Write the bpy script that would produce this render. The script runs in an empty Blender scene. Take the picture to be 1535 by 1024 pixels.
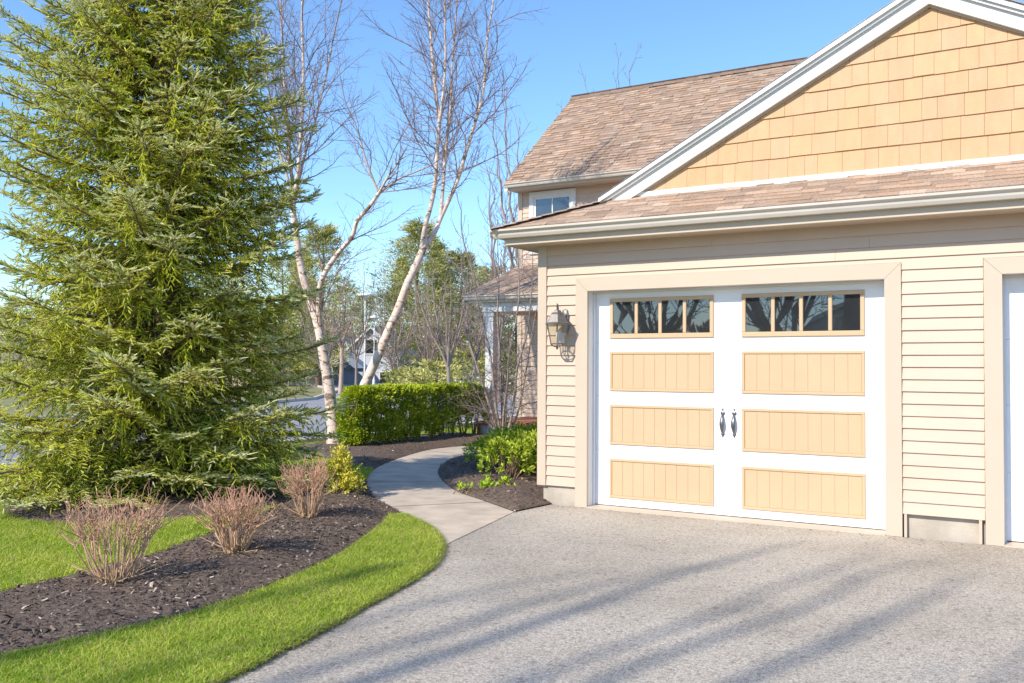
import bpy, math, random
import numpy as np
from mathutils import Vector, noise as mnoise
from mathutils.geometry import delaunay_2d_cdt

random.seed(7)
rng = np.random.default_rng(7)
scene = bpy.context.scene
COL = scene.collection

# ------------------------------------------------------------------ helpers
def mesh_obj(name, V, F, mats, parent=None, col=None, midx=None, smooth=False):
    """V: (n,3); F: list of index arrays (m,k) or a list of tuples."""
    me = bpy.data.meshes.new(name)
    V = np.asarray(V, dtype=np.float32)
    if isinstance(F, np.ndarray):
        F = [F]
    if F and isinstance(F[0], (tuple, list)):
        groups = {}
        order = []
        for f in F:
            order.append(f)
        counts = np.array([len(f) for f in order], dtype=np.int32)
        flat = np.array([i for f in order for i in f], dtype=np.int32)
    else:
        counts = np.concatenate([np.full(len(a), a.shape[1], np.int32) for a in F])
        flat = np.concatenate([np.asarray(a, np.int32).ravel() for a in F])
    me.vertices.add(len(V)); me.vertices.foreach_set('co', V.ravel())
    me.loops.add(len(flat)); me.loops.foreach_set('vertex_index', flat)
    me.polygons.add(len(counts))
    starts = np.concatenate([[0], np.cumsum(counts)[:-1]]).astype(np.int32)
    me.polygons.foreach_set('loop_start', starts)
    if midx is not None:
        me.polygons.foreach_set('material_index', np.asarray(midx, np.int32))
    me.polygons.foreach_set('use_smooth', np.full(len(counts), bool(smooth)))
    if not isinstance(mats, (list, tuple)):
        mats = [mats]
    for m in mats:
        me.materials.append(m)
    if col is not None:
        ca = me.color_attributes.new('Col', 'FLOAT_COLOR', 'POINT')
        c = np.ones((len(V), 4), np.float32); c[:, :3] = col
        ca.data.foreach_set('color', c.ravel())
    me.update(calc_edges=True)
    me.validate(clean_customdata=False)
    ob = bpy.data.objects.new(name, me)
    COL.objects.link(ob)
    if parent is not None:
        ob.parent = parent
        ob.matrix_parent_inverse = parent.matrix_world.inverted()
    return ob

def empty(name, loc=(0, 0, 0)):
    o = bpy.data.objects.new(name, None)
    o.empty_display_size = 0.2
    COL.objects.link(o)
    o.location = loc
    bpy.context.view_layer.update()
    return o

def tag(o, label=None, cat=None, group=None, kind=None):
    if label: o['label'] = label
    if cat: o['category'] = cat
    if group: o['group'] = group
    if kind: o['kind'] = kind
    return o

class MB:
    """collects boxes, prisms and quads into one mesh"""
    def __init__(s): s.V = []; s.F = []; s.M = []; s.C = []; s.cur = 0; s.colour = None
    def add(s, verts, faces):
        b = len(s.V); s.V += [tuple(v) for v in verts]
        if s.colour is not None: s.C += [s.colour] * len(verts)
        for f in faces:
            s.F.append(tuple(b + i for i in f)); s.M.append(s.cur)
        return s
    def box(s, x0, x1, y0, y1, z0, z1):
        v = [(x0,y0,z0),(x1,y0,z0),(x1,y1,z0),(x0,y1,z0),(x0,y0,z1),(x1,y0,z1),(x1,y1,z1),(x0,y1,z1)]
        return s.add(v, [(0,3,2,1),(4,5,6,7),(0,1,5,4),(1,2,6,5),(2,3,7,6),(3,0,4,7)])
    def bevbox(s, x0, x1, y0, y1, z0, z1, b=0.004):
        """box with its front (-y) edges chamfered"""
        v = [(x0,y0+b,z0),(x1,y0+b,z0),(x1,y0+b,z1),(x0,y0+b,z1),
             (x0+b,y0,z0+b),(x1-b,y0,z0+b),(x1-b,y0,z1-b),(x0+b,y0,z1-b),
             (x0,y1,z0),(x1,y1,z0),(x1,y1,z1),(x0,y1,z1)]
        return s.add(v, [(4,5,6,7),(0,1,5,4),(1,2,6,5),(2,3,7,6),(3,0,4,7),
                         (0,8,9,1),(1,9,10,2),(2,10,11,3),(3,11,8,0),(8,11,10,9)])
    def prism_y(s, poly, y0, y1):
        """poly in (x,z), counter-clockwise seen from -y, extruded along y"""
        n = len(poly)
        v = [(x, y0, z) for x, z in poly] + [(x, y1, z) for x, z in poly]
        f = [tuple(range(n)), tuple(range(2*n-1, n-1, -1))]
        for i in range(n):
            j = (i+1) % n
            f.append((i, n+i, n+j, j))
        return s.add(v, f)
    def prism_x(s, poly, x0, x1):
        """poly in (y,z) extruded along x"""
        n = len(poly)
        v = [(x0, y, z) for y, z in poly] + [(x1, y, z) for y, z in poly]
        f = [tuple(range(n)), tuple(range(2*n-1, n-1, -1))]
        for i in range(n):
            j = (i+1) % n
            f.append((i, n+i, n+j, j))
        return s.add(v, f)
    def lathe(s, cx, cy, prof, n=12, sx=1.0, sy=1.0):
        """prof: list of (r,z)"""
        v = []; f = []
        for r, z in prof:
            for k in range(n):
                a = 2*math.pi*(k+.5)/n
                v.append((cx + r*sx*math.cos(a), cy + r*sy*math.sin(a), z))
        for i in range(len(prof)-1):
            for k in range(n):
                l = (k+1) % n
                f.append((i*n+k, i*n+l, (i+1)*n+l, (i+1)*n+k))
        f.append(tuple(range(n-1, -1, -1)))
        f.append(tuple((len(prof)-1)*n + k for k in range(n)))
        return s.add(v, f)
    def build(s, name, mats, parent=None, smooth=False):
        ob = mesh_obj(name, s.V, s.F, mats, parent,
                      col=np.array(s.C) if s.C else None, midx=s.M, smooth=smooth)
        return ob

def frames(P):
    """tangents and two normals for polylines P (B,N,3)"""
    T = np.gradient(P, axis=1)
    T /= np.linalg.norm(T, axis=2, keepdims=True) + 1e-9
    ref = np.where(np.abs(T[:, :1, 2:3]) > 0.85, np.array([1.0, 0, 0]), np.array([0, 0, 1.0]))
    ref = np.broadcast_to(ref, T.shape)
    U = np.cross(T, ref); U /= np.linalg.norm(U, axis=2, keepdims=True) + 1e-9
    W = np.cross(T, U)
    return T, U, W

def tubes(polys, sides=5):
    """polys: list of (points, radii). returns V, [F], radius per vertex"""
    by = {}
    for p, r in polys:
        by.setdefault(len(p), []).append((p, r))
    Vs = []; Fs = []; Rs = []; base = 0
    for N, lst in by.items():
        P = np.array([p for p, _ in lst], float); R = np.array([r for _, r in lst], float)
        B = len(lst)
        T, U, W = frames(P)
        a = 2*np.pi*np.arange(sides)/sides
        ring = (U[:, :, None, :]*np.cos(a)[None, None, :, None] + W[:, :, None, :]*np.sin(a)[None, None, :, None])
        V = P[:, :, None, :] + ring*R[:, :, None, None]
        idx = base + np.arange(B*N*sides).reshape(B, N, sides)
        nx = np.roll(idx, -1, axis=2)
        f = np.stack([idx[:, :-1], nx[:, :-1], nx[:, 1:], idx[:, 1:]], -1).reshape(-1, 4)
        Vs.append(V.reshape(-1, 3)); Fs.append(f); Rs.append(np.repeat(R.reshape(-1), sides))
        base += B*N*sides
    return np.concatenate(Vs), [np.concatenate(Fs)], np.concatenate(Rs)

def resample(pts, step):
    pts = np.array(pts, float)
    # Catmull-Rom smoothing, then even steps
    P = np.vstack([2*pts[0]-pts[1], pts, 2*pts[-1]-pts[-2]])
    out = []
    for i in range(1, len(P)-2):
        for t in np.linspace(0, 1, 12, endpoint=False):
            p0, p1, p2, p3 = P[i-1], P[i], P[i+1], P[i+2]
            out.append(.5*((2*p1) + (-p0+p2)*t + (2*p0-5*p1+4*p2-p3)*t*t + (-p0+3*p1-3*p2+p3)*t**3))
    out.append(pts[-1]); out = np.array(out)
    s = np.concatenate([[0], np.cumsum(np.linalg.norm(np.diff(out, axis=0), axis=1))])
    n = max(3, int(s[-1]/step)+1)
    q = np.linspace(0, s[-1], n)
    return np.stack([np.interp(q, s, out[:, k]) for k in range(3)], 1)

def unit(v): return v/(np.linalg.norm(v)+1e-9)

def in_poly(P, poly):
    poly = np.asarray(poly, float); x, y = P[:, 0], P[:, 1]
    inside = np.zeros(len(P), bool); n = len(poly); j = n-1
    for i in range(n):
        xi, yi = poly[i]; xj, yj = poly[j]
        c = ((yi > y) != (yj > y)) & (x < (xj-xi)*(y-yi)/(yj-yi+1e-12)+xi)
        inside ^= c; j = i
    return inside

def dist_poly(P, poly):
    poly = np.asarray(poly, float); d = np.full(len(P), 1e9)
    for i in range(len(poly)):
        a = poly[i]; b = poly[(i+1) % len(poly)]; ab = b-a
        t = np.clip(((P-a)@ab)/(ab@ab+1e-12), 0, 1)
        d = np.minimum(d, np.linalg.norm(P-(a+t[:, None]*ab), axis=1))
    return d

def smooth_line(pts, step=.12):
    p = resample([(x, y, 0) for x, y in pts], step)
    return [(a, b) for a, b, _ in p]

# ------------------------------------------------------------------ materials
def new_mat(name):
    m = bpy.data.materials.new(name); m.use_nodes = True
    nt = m.node_tree
    for n in list(nt.nodes): nt.nodes.remove(n)
    out = nt.nodes.new('ShaderNodeOutputMaterial')
    return m, nt, out

def N(nt, t, **kw):
    n = nt.nodes.new(t)
    for k, v in kw.items():
        if k.startswith('i_'):
            n.inputs[k[2:].replace('_', ' ')].default_value = v
        else:
            setattr(n, k, v)
    return n

def noise_col(nt, c1, c2, scale, detail=5, vec=None, lo=.35, hi=.65, rough=.55):
    tc = N(nt, 'ShaderNodeTexCoord')
    nz = N(nt, 'ShaderNodeTexNoise', i_Scale=scale, i_Detail=detail, i_Roughness=rough)
    if vec:
        mp = N(nt, 'ShaderNodeMapping'); mp.inputs['Scale'].default_value = vec
        nt.links.new(tc.outputs['Object'], mp.inputs[0]); nt.links.new(mp.outputs[0], nz.inputs['Vector'])
    else:
        nt.links.new(tc.outputs['Object'], nz.inputs['Vector'])
    mr = N(nt, 'ShaderNodeMapRange'); mr.inputs['From Min'].default_value = lo; mr.inputs['From Max'].default_value = hi
    nt.links.new(nz.outputs['Fac'], mr.inputs['Value'])
    mx = N(nt, 'ShaderNodeMix', data_type='RGBA')
    mx.inputs[6].default_value = (*c1, 1); mx.inputs[7].default_value = (*c2, 1)
    nt.links.new(mr.outputs[0], mx.inputs[0])
    return mx.outputs[2], nz

def surf(name, c1, c2=None, scale=3., rough=.6, bump=0., bscale=None, vec=None, spec=.4, metal=0., attr=False, extra=None):
    m, nt, out = new_mat(name)
    b = N(nt, 'ShaderNodeBsdfPrincipled'); b.inputs['Roughness'].default_value = rough
    b.inputs['Specular IOR Level'].default_value = spec; b.inputs['Metallic'].default_value = metal
    nt.links.new(b.outputs[0], out.inputs[0])
    c, nz = noise_col(nt, c1, c2 or c1, scale, vec=vec)
    if attr:
        va = N(nt, 'ShaderNodeVertexColor', layer_name='Col')
        mul = N(nt, 'ShaderNodeMix', data_type='RGBA', blend_type='MULTIPLY'); mul.inputs[0].default_value = 1
        nt.links.new(c, mul.inputs[6]); nt.links.new(va.outputs[0], mul.inputs[7]); c = mul.outputs[2]
    if extra: c = extra(nt, c)
    nt.links.new(c, b.inputs['Base Color'])
    if bump:
        tc = N(nt, 'ShaderNodeTexCoord')
        nb = N(nt, 'ShaderNodeTexNoise', i_Scale=bscale or scale*6, i_Detail=4)
        nt.links.new(tc.outputs['Object'], nb.inputs['Vector'])
        bp = N(nt, 'ShaderNodeBump'); bp.inputs['Strength'].default_value = bump; bp.inputs['Distance'].default_value = .01
        nt.links.new(nb.outputs['Fac'], bp.inputs['Height']); nt.links.new(bp.outputs[0], b.inputs['Normal'])
    return m

def leaf_mat(name, trans=.35, rough=.55):
    m, nt, out = new_mat(name)
    va = N(nt, 'ShaderNodeVertexColor', layer_name='Col')
    b = N(nt, 'ShaderNodeBsdfPrincipled'); b.inputs['Roughness'].default_value = rough
    b.inputs['Specular IOR Level'].default_value = .3
    t = N(nt, 'ShaderNodeBsdfTranslucent')
    hs = N(nt, 'ShaderNodeHueSaturation'); hs.inputs['Saturation'].default_value = 1.15; hs.inputs['Value'].default_value = 1.2
    nt.links.new(va.outputs[0], hs.inputs['Color'])
    nt.links.new(va.outputs[0], b.inputs['Base Color']); nt.links.new(hs.outputs[0], t.inputs[0])
    mx = N(nt, 'ShaderNodeMixShader'); mx.inputs[0].default_value = trans
    nt.links.new(b.outputs[0], mx.inputs[1]); nt.links.new(t.outputs[0], mx.inputs[2])
    nt.links.new(mx.outputs[0], out.inputs[0])
    return m

M = {}
M['siding'] = surf('siding_paint', (.60,.458,.352), (.572,.435,.33), 2.2, .55, .08, 40)
M['trim'] = surf('trim_paint', (.55,.456,.352), (.527,.434,.334), 1.7, .5, .04, 30)
M['white'] = surf('white_paint', (.72,.715,.695), (.68,.675,.655), 1.5, .45, .03, 25)
M['doorwhite'] = surf('door_paint', (.86,.86,.86), (.83,.83,.83), 1.1, .42, .04, 60)
M['panel'] = surf('panel_paint', (.575,.405,.245), (.55,.385,.23), 2.5, .5, .06, 50)
M['gutter'] = surf('gutter_metal', (.64,.585,.51), (.57,.52,.45), 1.2, .38, .0, spec=.5)
M['cedar'] = surf('shingle_siding', (1,1,1), (.93,.92,.90), 9, .62, .25, 60, vec=(1.6,1,.5), attr=True)
M['asphalt_shingle'] = surf('asphalt_shingle', (1.1,1.08,1.05), (.72,.72,.74), 60, .85, .35, 240, attr=True)
M['concrete'] = surf('concrete', (.60,.55,.47), (.48,.435,.37), 5, .8, .2, 90)
M['found'] = surf('foundation_concrete', (.50,.445,.365), (.40,.355,.29), 6, .85, .25, 60)
M['iron'] = surf('dark_iron', (.12,.13,.14), (.19,.20,.21), 25, .38, .1, 80, metal=.7)
M['pewter'] = surf('pewter', (.24,.225,.205), (.15,.14,.13), 14, .45, .1, 60, metal=.5)
M['brick'] = surf('red_deck_edge', (.50,.20,.10), (.40,.15,.075), 6, .7, .2, 50)
M['dark'] = surf('dark_gap', (.03,.03,.03), None, 4, .9)

def glass_mat(name, tint=(.016,.018,.02), ior=2.1, bump=.0):
    m, nt, out = new_mat(name)
    b = N(nt, 'ShaderNodeBsdfPrincipled')
    c, _ = noise_col(nt, tint, tuple(v*1.6 for v in tint), 2)
    nt.links.new(c, b.inputs['Base Color'])
    b.inputs['Roughness'].default_value = .015; b.inputs['IOR'].default_value = ior
    if bump:
        tc = N(nt, 'ShaderNodeTexCoord'); nb = N(nt, 'ShaderNodeTexNoise', i_Scale=2.2, i_Detail=1)
        nt.links.new(tc.outputs['Object'], nb.inputs['Vector'])
        bp = N(nt, 'ShaderNodeBump'); bp.inputs['Strength'].default_value = bump; bp.inputs['Distance'].default_value = .02
        nt.links.new(nb.outputs['Fac'], bp.inputs['Height']); nt.links.new(bp.outputs[0], b.inputs['Normal'])
    nt.links.new(b.outputs[0], out.inputs[0])
    return m
M['glass'] = glass_mat('window_glass', ior=2.05, bump=.05)
def lamp_glass():
    m, nt, out = new_mat('lantern_glass')
    g = N(nt, 'ShaderNodeBsdfGlossy'); g.inputs['Roughness'].default_value = .08
    t = N(nt, 'ShaderNodeBsdfTransparent'); t.inputs[0].default_value = (.93,.93,.90,1)
    mx = N(nt, 'ShaderNodeMixShader'); mx.inputs[0].default_value = .16
    nt.links.new(t.outputs[0], mx.inputs[1]); nt.links.new(g.outputs[0], mx.inputs[2]); nt.links.new(mx.outputs[0], out.inputs[0])
    return m
M['lampglass'] = lamp_glass()

def asphalt():
    m, nt, out = new_mat('driveway_asphalt')
    b = N(nt, 'ShaderNodeBsdfPrincipled'); b.inputs['Roughness'].default_value = .85; b.inputs['Specular IOR Level'].default_value = .25
    tc = N(nt, 'ShaderNodeTexCoord')
    big, _ = noise_col(nt, (.415,.367,.298), (.505,.453,.373), .7, 8)
    vo = N(nt, 'ShaderNodeTexVoronoi', i_Scale=150.0); nt.links.new(tc.outputs['Object'], vo.inputs['Vector'])
    bw = N(nt, 'ShaderNodeRGBToBW'); nt.links.new(vo.outputs['Color'], bw.inputs[0])
    mr = N(nt, 'ShaderNodeMapRange'); mr.inputs['From Min'].default_value = .15; mr.inputs['From Max'].default_value = .85
    mr.inputs['To Min'].default_value = .62; mr.inputs['To Max'].default_value = 1.3
    nt.links.new(bw.outputs[0], mr.inputs['Value'])
    n2 = N(nt, 'ShaderNodeTexNoise', i_Scale=45.0, i_Detail=7, i_Roughness=.7); nt.links.new(tc.outputs['Object'], n2.inputs['Vector'])
    mr2 = N(nt, 'ShaderNodeMapRange'); mr2.inputs['From Min'].default_value = .3; mr2.inputs['From Max'].default_value = .7
    mr2.inputs['To Min'].default_value = .72; mr2.inputs['To Max'].default_value = 1.22
    nt.links.new(n2.outputs['Fac'], mr2.inputs['Value'])
    mm = N(nt, 'ShaderNodeMath', operation='MULTIPLY'); nt.links.new(mr.outputs[0], mm.inputs[0]); nt.links.new(mr2.outputs[0], mm.inputs[1])
    mul = N(nt, 'ShaderNodeMix', data_type='RGBA', blend_type='MULTIPLY'); mul.inputs[0].default_value = 1
    nt.links.new(big, mul.inputs[6]); nt.links.new(mm.outputs[0], mul.inputs[7])
    n3 = N(nt, 'ShaderNodeTexNoise', i_Scale=.55, i_Detail=4, i_Roughness=.6); nt.links.new(tc.outputs['Object'], n3.inputs['Vector'])
    mr3 = N(nt, 'ShaderNodeMapRange'); mr3.inputs['From Min'].default_value = .36; mr3.inputs['From Max'].default_value = .60
    mr3.inputs['To Min'].default_value = .84; mr3.inputs['To Max'].default_value = 1.05
    nt.links.new(n3.outputs['Fac'], mr3.inputs['Value'])
    vo2 = N(nt, 'ShaderNodeTexVoronoi', i_Scale=42.0); nt.links.new(tc.outputs['Object'], vo2.inputs['Vector'])
    bw2 = N(nt, 'ShaderNodeRGBToBW'); nt.links.new(vo2.outputs['Color'], bw2.inputs[0])
    mr4 = N(nt, 'ShaderNodeMapRange'); mr4.inputs['From Min'].default_value = .12; mr4.inputs['From Max'].default_value = .26
    mr4.inputs['To Min'].default_value = .72; mr4.inputs['To Max'].default_value = 1.0
    nt.links.new(bw2.outputs[0], mr4.inputs['Value'])
    m5 = N(nt, 'ShaderNodeMath', operation='MULTIPLY'); nt.links.new(mr3.outputs[0], m5.inputs[0]); nt.links.new(mr4.outputs[0], m5.inputs[1])
    mul2 = N(nt, 'ShaderNodeMix', data_type='RGBA', blend_type='MULTIPLY'); mul2.inputs[0].default_value = 1
    nt.links.new(mul.outputs[2], mul2.inputs[6]); nt.links.new(m5.outputs[0], mul2.inputs[7])
    nt.links.new(mul2.outputs[2], b.inputs['Base Color'])
    bp = N(nt, 'ShaderNodeBump'); bp.inputs['Strength'].default_value = .55; bp.inputs['Distance'].default_value = .006
    nt.links.new(mm.outputs[0], bp.inputs['Height']); nt.links.new(bp.outputs[0], b.inputs['Normal'])
    nt.links.new(b.outputs[0], out.inputs[0])
    return m
M['asphalt'] = asphalt()
M['road'] = surf('road_asphalt', (.30,.30,.30), (.25,.25,.26), .6, .85, .2, 40)
M['path'] = surf('path_concrete', (.58,.49,.38), (.43,.365,.285), 3.5, .85, .3, 120)
M['soil'] = surf('soil', (.05,.038,.028), (.085,.065,.05), 20, .95, .5, 60)
M['turf'] = surf('turf_soil', (.30,.38,.04), (.42,.45,.10), 9, .95, .5, 60)
M['ground'] = surf('rough_grass', (.20,.20,.07), (.27,.24,.12), .25, .95, .3, 8)
M['mulch'] = surf('mulch', (.06,.042,.030), (.19,.138,.104), 38, .95, .9, 90)
M['chip'] = surf('wood_chip', (1,1,1), (.7,.68,.66), 30, .85, .2, 80, attr=True)
M['grass'] = leaf_mat('grass_blades', .35)
M['needle'] = leaf_mat('spruce_needles', .25, .45)
M['leaf'] = leaf_mat('shrub_leaves', .25, .4)
M['twig'] = surf('twig_bark', (1,1,1), (.8,.78,.76), 20, .8, .2, 60, attr=True)
M['farleaf'] = leaf_mat('far_foliage', .2)
M['bark'] = surf('spruce_bark', (.23,.16,.11), (.12,.085,.06), 14, .9, .8, 30, vec=(1,1,.35))
def birch_mat():
    def extra(nt, c):
        tc = N(nt, 'ShaderNodeTexCoord')
        out_c = c
        for sc_, w_, lo, hi_, colr, amt in (((4, 4, 9), 1.5, .54, .62, (.11,.07,.05,1), .85), ((26, 26, 60), 1.0, .60, .68, (.10,.07,.055,1), .7), ((7, 7, 3), 1.0, .50, .72, (.52,.33,.22,1), .55)):
            mp = N(nt, 'ShaderNodeMapping'); mp.inputs['Scale'].default_value = sc_
            nz = N(nt, 'ShaderNodeTexNoise', i_Scale=w_, i_Detail=5, i_Roughness=.62)
            nt.links.new(tc.outputs['Object'], mp.inputs[0]); nt.links.new(mp.outputs[0], nz.inputs['Vector'])
            mr = N(nt, 'ShaderNodeMapRange'); mr.inputs['From Min'].default_value = lo; mr.inputs['From Max'].default_value = hi_
            mr.inputs['To Max'].default_value = amt
            nt.links.new(nz.outputs['Fac'], mr.inputs['Value'])
            mx = N(nt, 'ShaderNodeMix', data_type='RGBA'); mx.inputs[7].default_value = colr
            nt.links.new(mr.outputs[0], mx.inputs[0]); nt.links.new(out_c, mx.inputs[6]); out_c = mx.outputs[2]
        return mx.outputs[2]
    return surf('birch_bark', (1,1,1), (.78,.72,.68), 6, .75, .6, 22, attr=True, extra=extra)
M['birch'] = birch_mat()

# ------------------------------------------------------------------ camera, sun, sky
cam_d = bpy.data.cameras.new('camera'); cam = bpy.data.objects.new('camera', cam_d); COL.objects.link(cam)
rt = Vector((.8608,.5089,.00591)); up = Vector((.00904,-.0269,.9996)); fw = Vector((-.50886,.8604,.02775))
from mathutils import Matrix
cam.matrix_world = Matrix(((rt.x,up.x,-fw.x,3.9428),(rt.y,up.y,-fw.y,-8.1202),(rt.z,up.z,-fw.z,1.3762),(0,0,0,1)))
cam_d.sensor_width = 36; cam_d.lens = 32.1456; cam_d.clip_end = 2000; cam_d.clip_start = .05
scene.camera = cam

SUN = Vector((.25, 1.0, -.80)).normalized()
sl = bpy.data.lights.new('sun', 'SUN'); sl.energy = 3.3; sl.angle = math.radians(.53); sl.color = (1.0, .90, .775)
so = bpy.data.objects.new('sun', sl); COL.objects.link(so)
so.rotation_euler = SUN.to_track_quat('-Z', 'Y').to_euler()
world = bpy.data.worlds.new('World'); scene.world = world; world.use_nodes = True
wn = world.node_tree
for n in list(wn.nodes): wn.nodes.remove(n)
sky = wn.nodes.new('ShaderNodeTexSky'); sky.sky_type = 'NISHITA'; sky.sun_disc = False
sky.sun_elevation = math.asin(-SUN.z); sky.sun_rotation = math.atan2(-SUN.x, -SUN.y)
sky.altitude = 0; sky.air_density = 1.15; sky.dust_density = .0; sky.ozone_density = 8
bg = wn.nodes.new('ShaderNodeBackground'); bg.inputs[1].default_value = .14
wo = wn.nodes.new('ShaderNodeOutputWorld')
wn.links.new(sky.outputs[0], bg.inputs[0]); wn.links.new(bg.outputs[0], wo.inputs[0])
scene.view_settings.view_transform = 'Standard'; scene.view_settings.look = 'None'
scene.view_settings.exposure = .84; scene.view_settings.gamma = 1
scene.render.engine = 'CYCLES'
scene.cycles.max_bounces = 8; scene.cycles.transparent_max_bounces = 8

# ------------------------------------------------------------------ ground
DR_EDGE = smooth_line([(.98,-45),(.97,-20),(.95,-9),(.92,-6.6),(.83,-5.32),(.75,-4.89),(.65,-4.39),(.49,-3.74),(.33,-3.11),(.12,-2.66),(-.08,-2.35)], .15)
PATH_L = smooth_line([(-.08,-2.35),(-.35,-2.03),(-.72,-1.68),(-1.3,-1.27),(-2.22,-.54),(-3.1,.42),(-3.9,1.58),(-4.5,2.93),(-4.9,4.3),(-4.72,5.3),(-4.1,5.85),(-3.2,6.1),(-1.5,6.15)], .15)
PATH_R = smooth_line([(-.46,-.62),(-1.15,-.13),(-1.81,.35),(-2.72,1.35),(-3.28,2.19),(-3.70,3.15),(-3.75,4.1),(-3.3,4.6),(-2.6,4.8),(-1.5,4.85)], .15)
BED_ARC = smooth_line([(-.46,-.62),(-.43,-.3),(-.40,-.03)], .1)
BED_LOW = smooth_line([(-1.28,-1.46),(-1.0,-1.95),(-.76,-2.46),(-.55,-2.92),(-.38,-3.36),(-.21,-4.03),(-.13,-4.6),(-.17,-5.0),(-.22,-5.34),(-.28,-5.64),(-.36,-6.4),(-.4,-9.0)], .12)
BED_UP = smooth_line([(-1.6,-9.0),(-1.5,-6.4),(-1.45,-4.95),(-1.48,-4.51),(-1.6,-3.82),(-1.9,-3.02),(-2.36,-1.93),(-2.85,-1.05),(-3.2,-.3),(-3.25,.2)], .12)

def flat(name, poly, z, mat, depth=None, side=None):
    n = len(poly)
    V = [(x, y, z) for x, y in poly]; mats = [mat]
    res = delaunay_2d_cdt([Vector(p) for p in poly], [], [list(range(n))], 1, 1e-5)
    V = [(p.x, p.y, z) for p in res[0]]; F = [tuple(f) for f in res[2]]; mi = [0]*len(F)
    if depth:
        b = len(V); V += [(x, y, z) for x, y in poly] + [(x, y, z-depth) for x, y in poly]
        for i in range(n):
            j = (i+1) % n
            F.append((b+i, b+n+i, b+n+j, b+j)); mi.append(1 if side else 0)
        if side: mats.append(side)
    return mesh_obj(name, V, F, mats, midx=mi)

tag(flat('ground', [(-400,-400),(400,-400),(400,400),(-400,400)], -.03, M['ground']), kind='structure')
drive = DR_EDGE + [(-.46,-.62)] + BED_ARC[1:] + [(-.40,.004),(7.3,.004),(10.5,.004),(10.5,-45)]
tag(flat('driveway', drive, 0.0, M['asphalt'], .03), kind='structure')
pathp = PATH_L + PATH_R[::-1]
pv = flat('path', pathp, .007, M['path'], .03); tag(pv, kind='structure')
lawn = DR_EDGE + PATH_L[1:30] + [(-5.6,7.0),(-5.75,9.0),(-6.2,9.0),(-6.2,16),(-7.3,16),(-7.3,-45)]
lawn = DR_EDGE + PATH_L[1:] + [(-1.5,7.04),(-6.2,7.04),(-6.2,16),(-7.3,16),(-7.3,-45)]
tag(flat('lawn', lawn, .010, M['turf'], .045, M['soil']), kind='structure')
roadp = [(-7.3,-60),(-7.3,9),(-8.6,14),(-12,21),(-22,34),(-60,66),(-64,58),(-30,30.5),(-22,20),(-18,10),(-16.5,0),(-16.5,-60)]
tag(flat('road', roadp, -.012, M['road'], .02), kind='structure')
def kerb(line, w, z0, z1):
    n = len(line); L = np.array(line, float); t = np.gradient(L, axis=0); t /= np.linalg.norm(t, axis=1)[:, None]
    nn = np.stack([-t[:, 1], t[:, 0]], 1)
    a = L-nn*w/2; b = L+nn*w/2; V = []
    for i in range(n):
        V += [(a[i][0],a[i][1],z0),(a[i][0],a[i][1],z1),(b[i][0],b[i][1],z1),(b[i][0],b[i][1],z0)]
    F = []
    for i in range(n-1):
        for q in range(3):
            F.append((4*i+q,4*i+4+q,4*i+5+q,4*i+1+q))
    return V, F
V1, F1 = kerb([(-7.3,-40),(-7.3,0),(-7.3,8),(-8.5,13.8),(-11.9,20.8),(-22,34),(-58,66)], .15, -.03, .10)
V2, F2 = kerb([(-16.6,-40),(-16.6,0),(-18.1,10),(-22.1,20),(-30,30.6),(-62,58)], .15, -.03, .10)
kb = mesh_obj('kerb', V1+V2, F1+[tuple(i+len(V1) for i in f) for f in F2], M['concrete']); tag(kb, kind='structure')
# control joints of the path: thin dark saw cuts
jm = MB()
def joint(p, q):
    d = np.array(q)-np.array(p); d /= np.linalg.norm(d); n = np.array([-d[1], d[0]])*.006
    jm.add([(p[0]+n[0],p[1]+n[1],.0095),(p[0]-n[0],p[1]-n[1],.0095),(q[0]-n[0],q[1]-n[1],.0095),(q[0]+n[0],q[1]+n[1],.0095)], [(0,1,2,3)])
joint((-3.06,.36),(-2.28,.88)); joint((-1.62,-1.0),(-1.0,-.24)); joint((-4.22,2.26),(-3.36,2.36)); joint((-4.8,4.0),(-3.76,3.75))
js = jm.build('path_joint', M['soil']); tag(js, kind='structure')
# concrete garage slab showing as a lip under each door
gl = MB(); gl.box(.002,2.738,-.012,.4,-.05,.012); gl.box(3.607,6.343,-.012,.4,-.05,.012)

# mulch beds -----------------------------------------------------------------
def bed_poly(poly, base=.03, rise=.06, fall=.35, step=.035, noise_amp=.014, floor=.0):
    P = np.array(poly, float); lo = P.min(0); hi = P.max(0)
    gx, gy = np.meshgrid(np.arange(lo[0], hi[0], step), np.arange(lo[1], hi[1], step))
    G = np.stack([gx.ravel(), gy.ravel()], 1) + rng.uniform(-.3, .3, (gx.size, 2))*step
    G = G[in_poly(G, P)]; d = dist_poly(G, P); G = G[d > step*.5]
    pts = [Vector(p) for p in P] + [Vector(p) for p in G]
    r = delaunay_2d_cdt(pts, [], [list(range(len(P)))], 1, 1e-6)
    X = np.array([(p.x, p.y) for p in r[0]]); d = dist_poly(X, P)
    s = np.clip(d/fall, 0, 1); s = s*s*(3-2*s)
    nz = np.array([mnoise.noise(Vector((x*14, y*14, 1.3)))*.6 + mnoise.noise(Vector((x*37, y*37, 5.3)))*.5
                   + mnoise.noise(Vector((x*3, y*3, 2.3)))*1.2 for x, y in X])
    z = base + rise*s + nz*noise_amp*np.clip(d/.05, 0, 1)
    z = np.where(d < .01, floor, z)
    return X, z, [tuple(f) for f in r[2]]
BEDS = {}
def make_bed(name, poly, **kw):
    X, z, F = bed_poly(poly, **kw)
    o = mesh_obj(name, np.column_stack([X, z]), F, M['mulch'], smooth=True)
    tag(o, kind='structure'); BEDS[name] = (np.array(poly), X, z)
    return o
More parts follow.
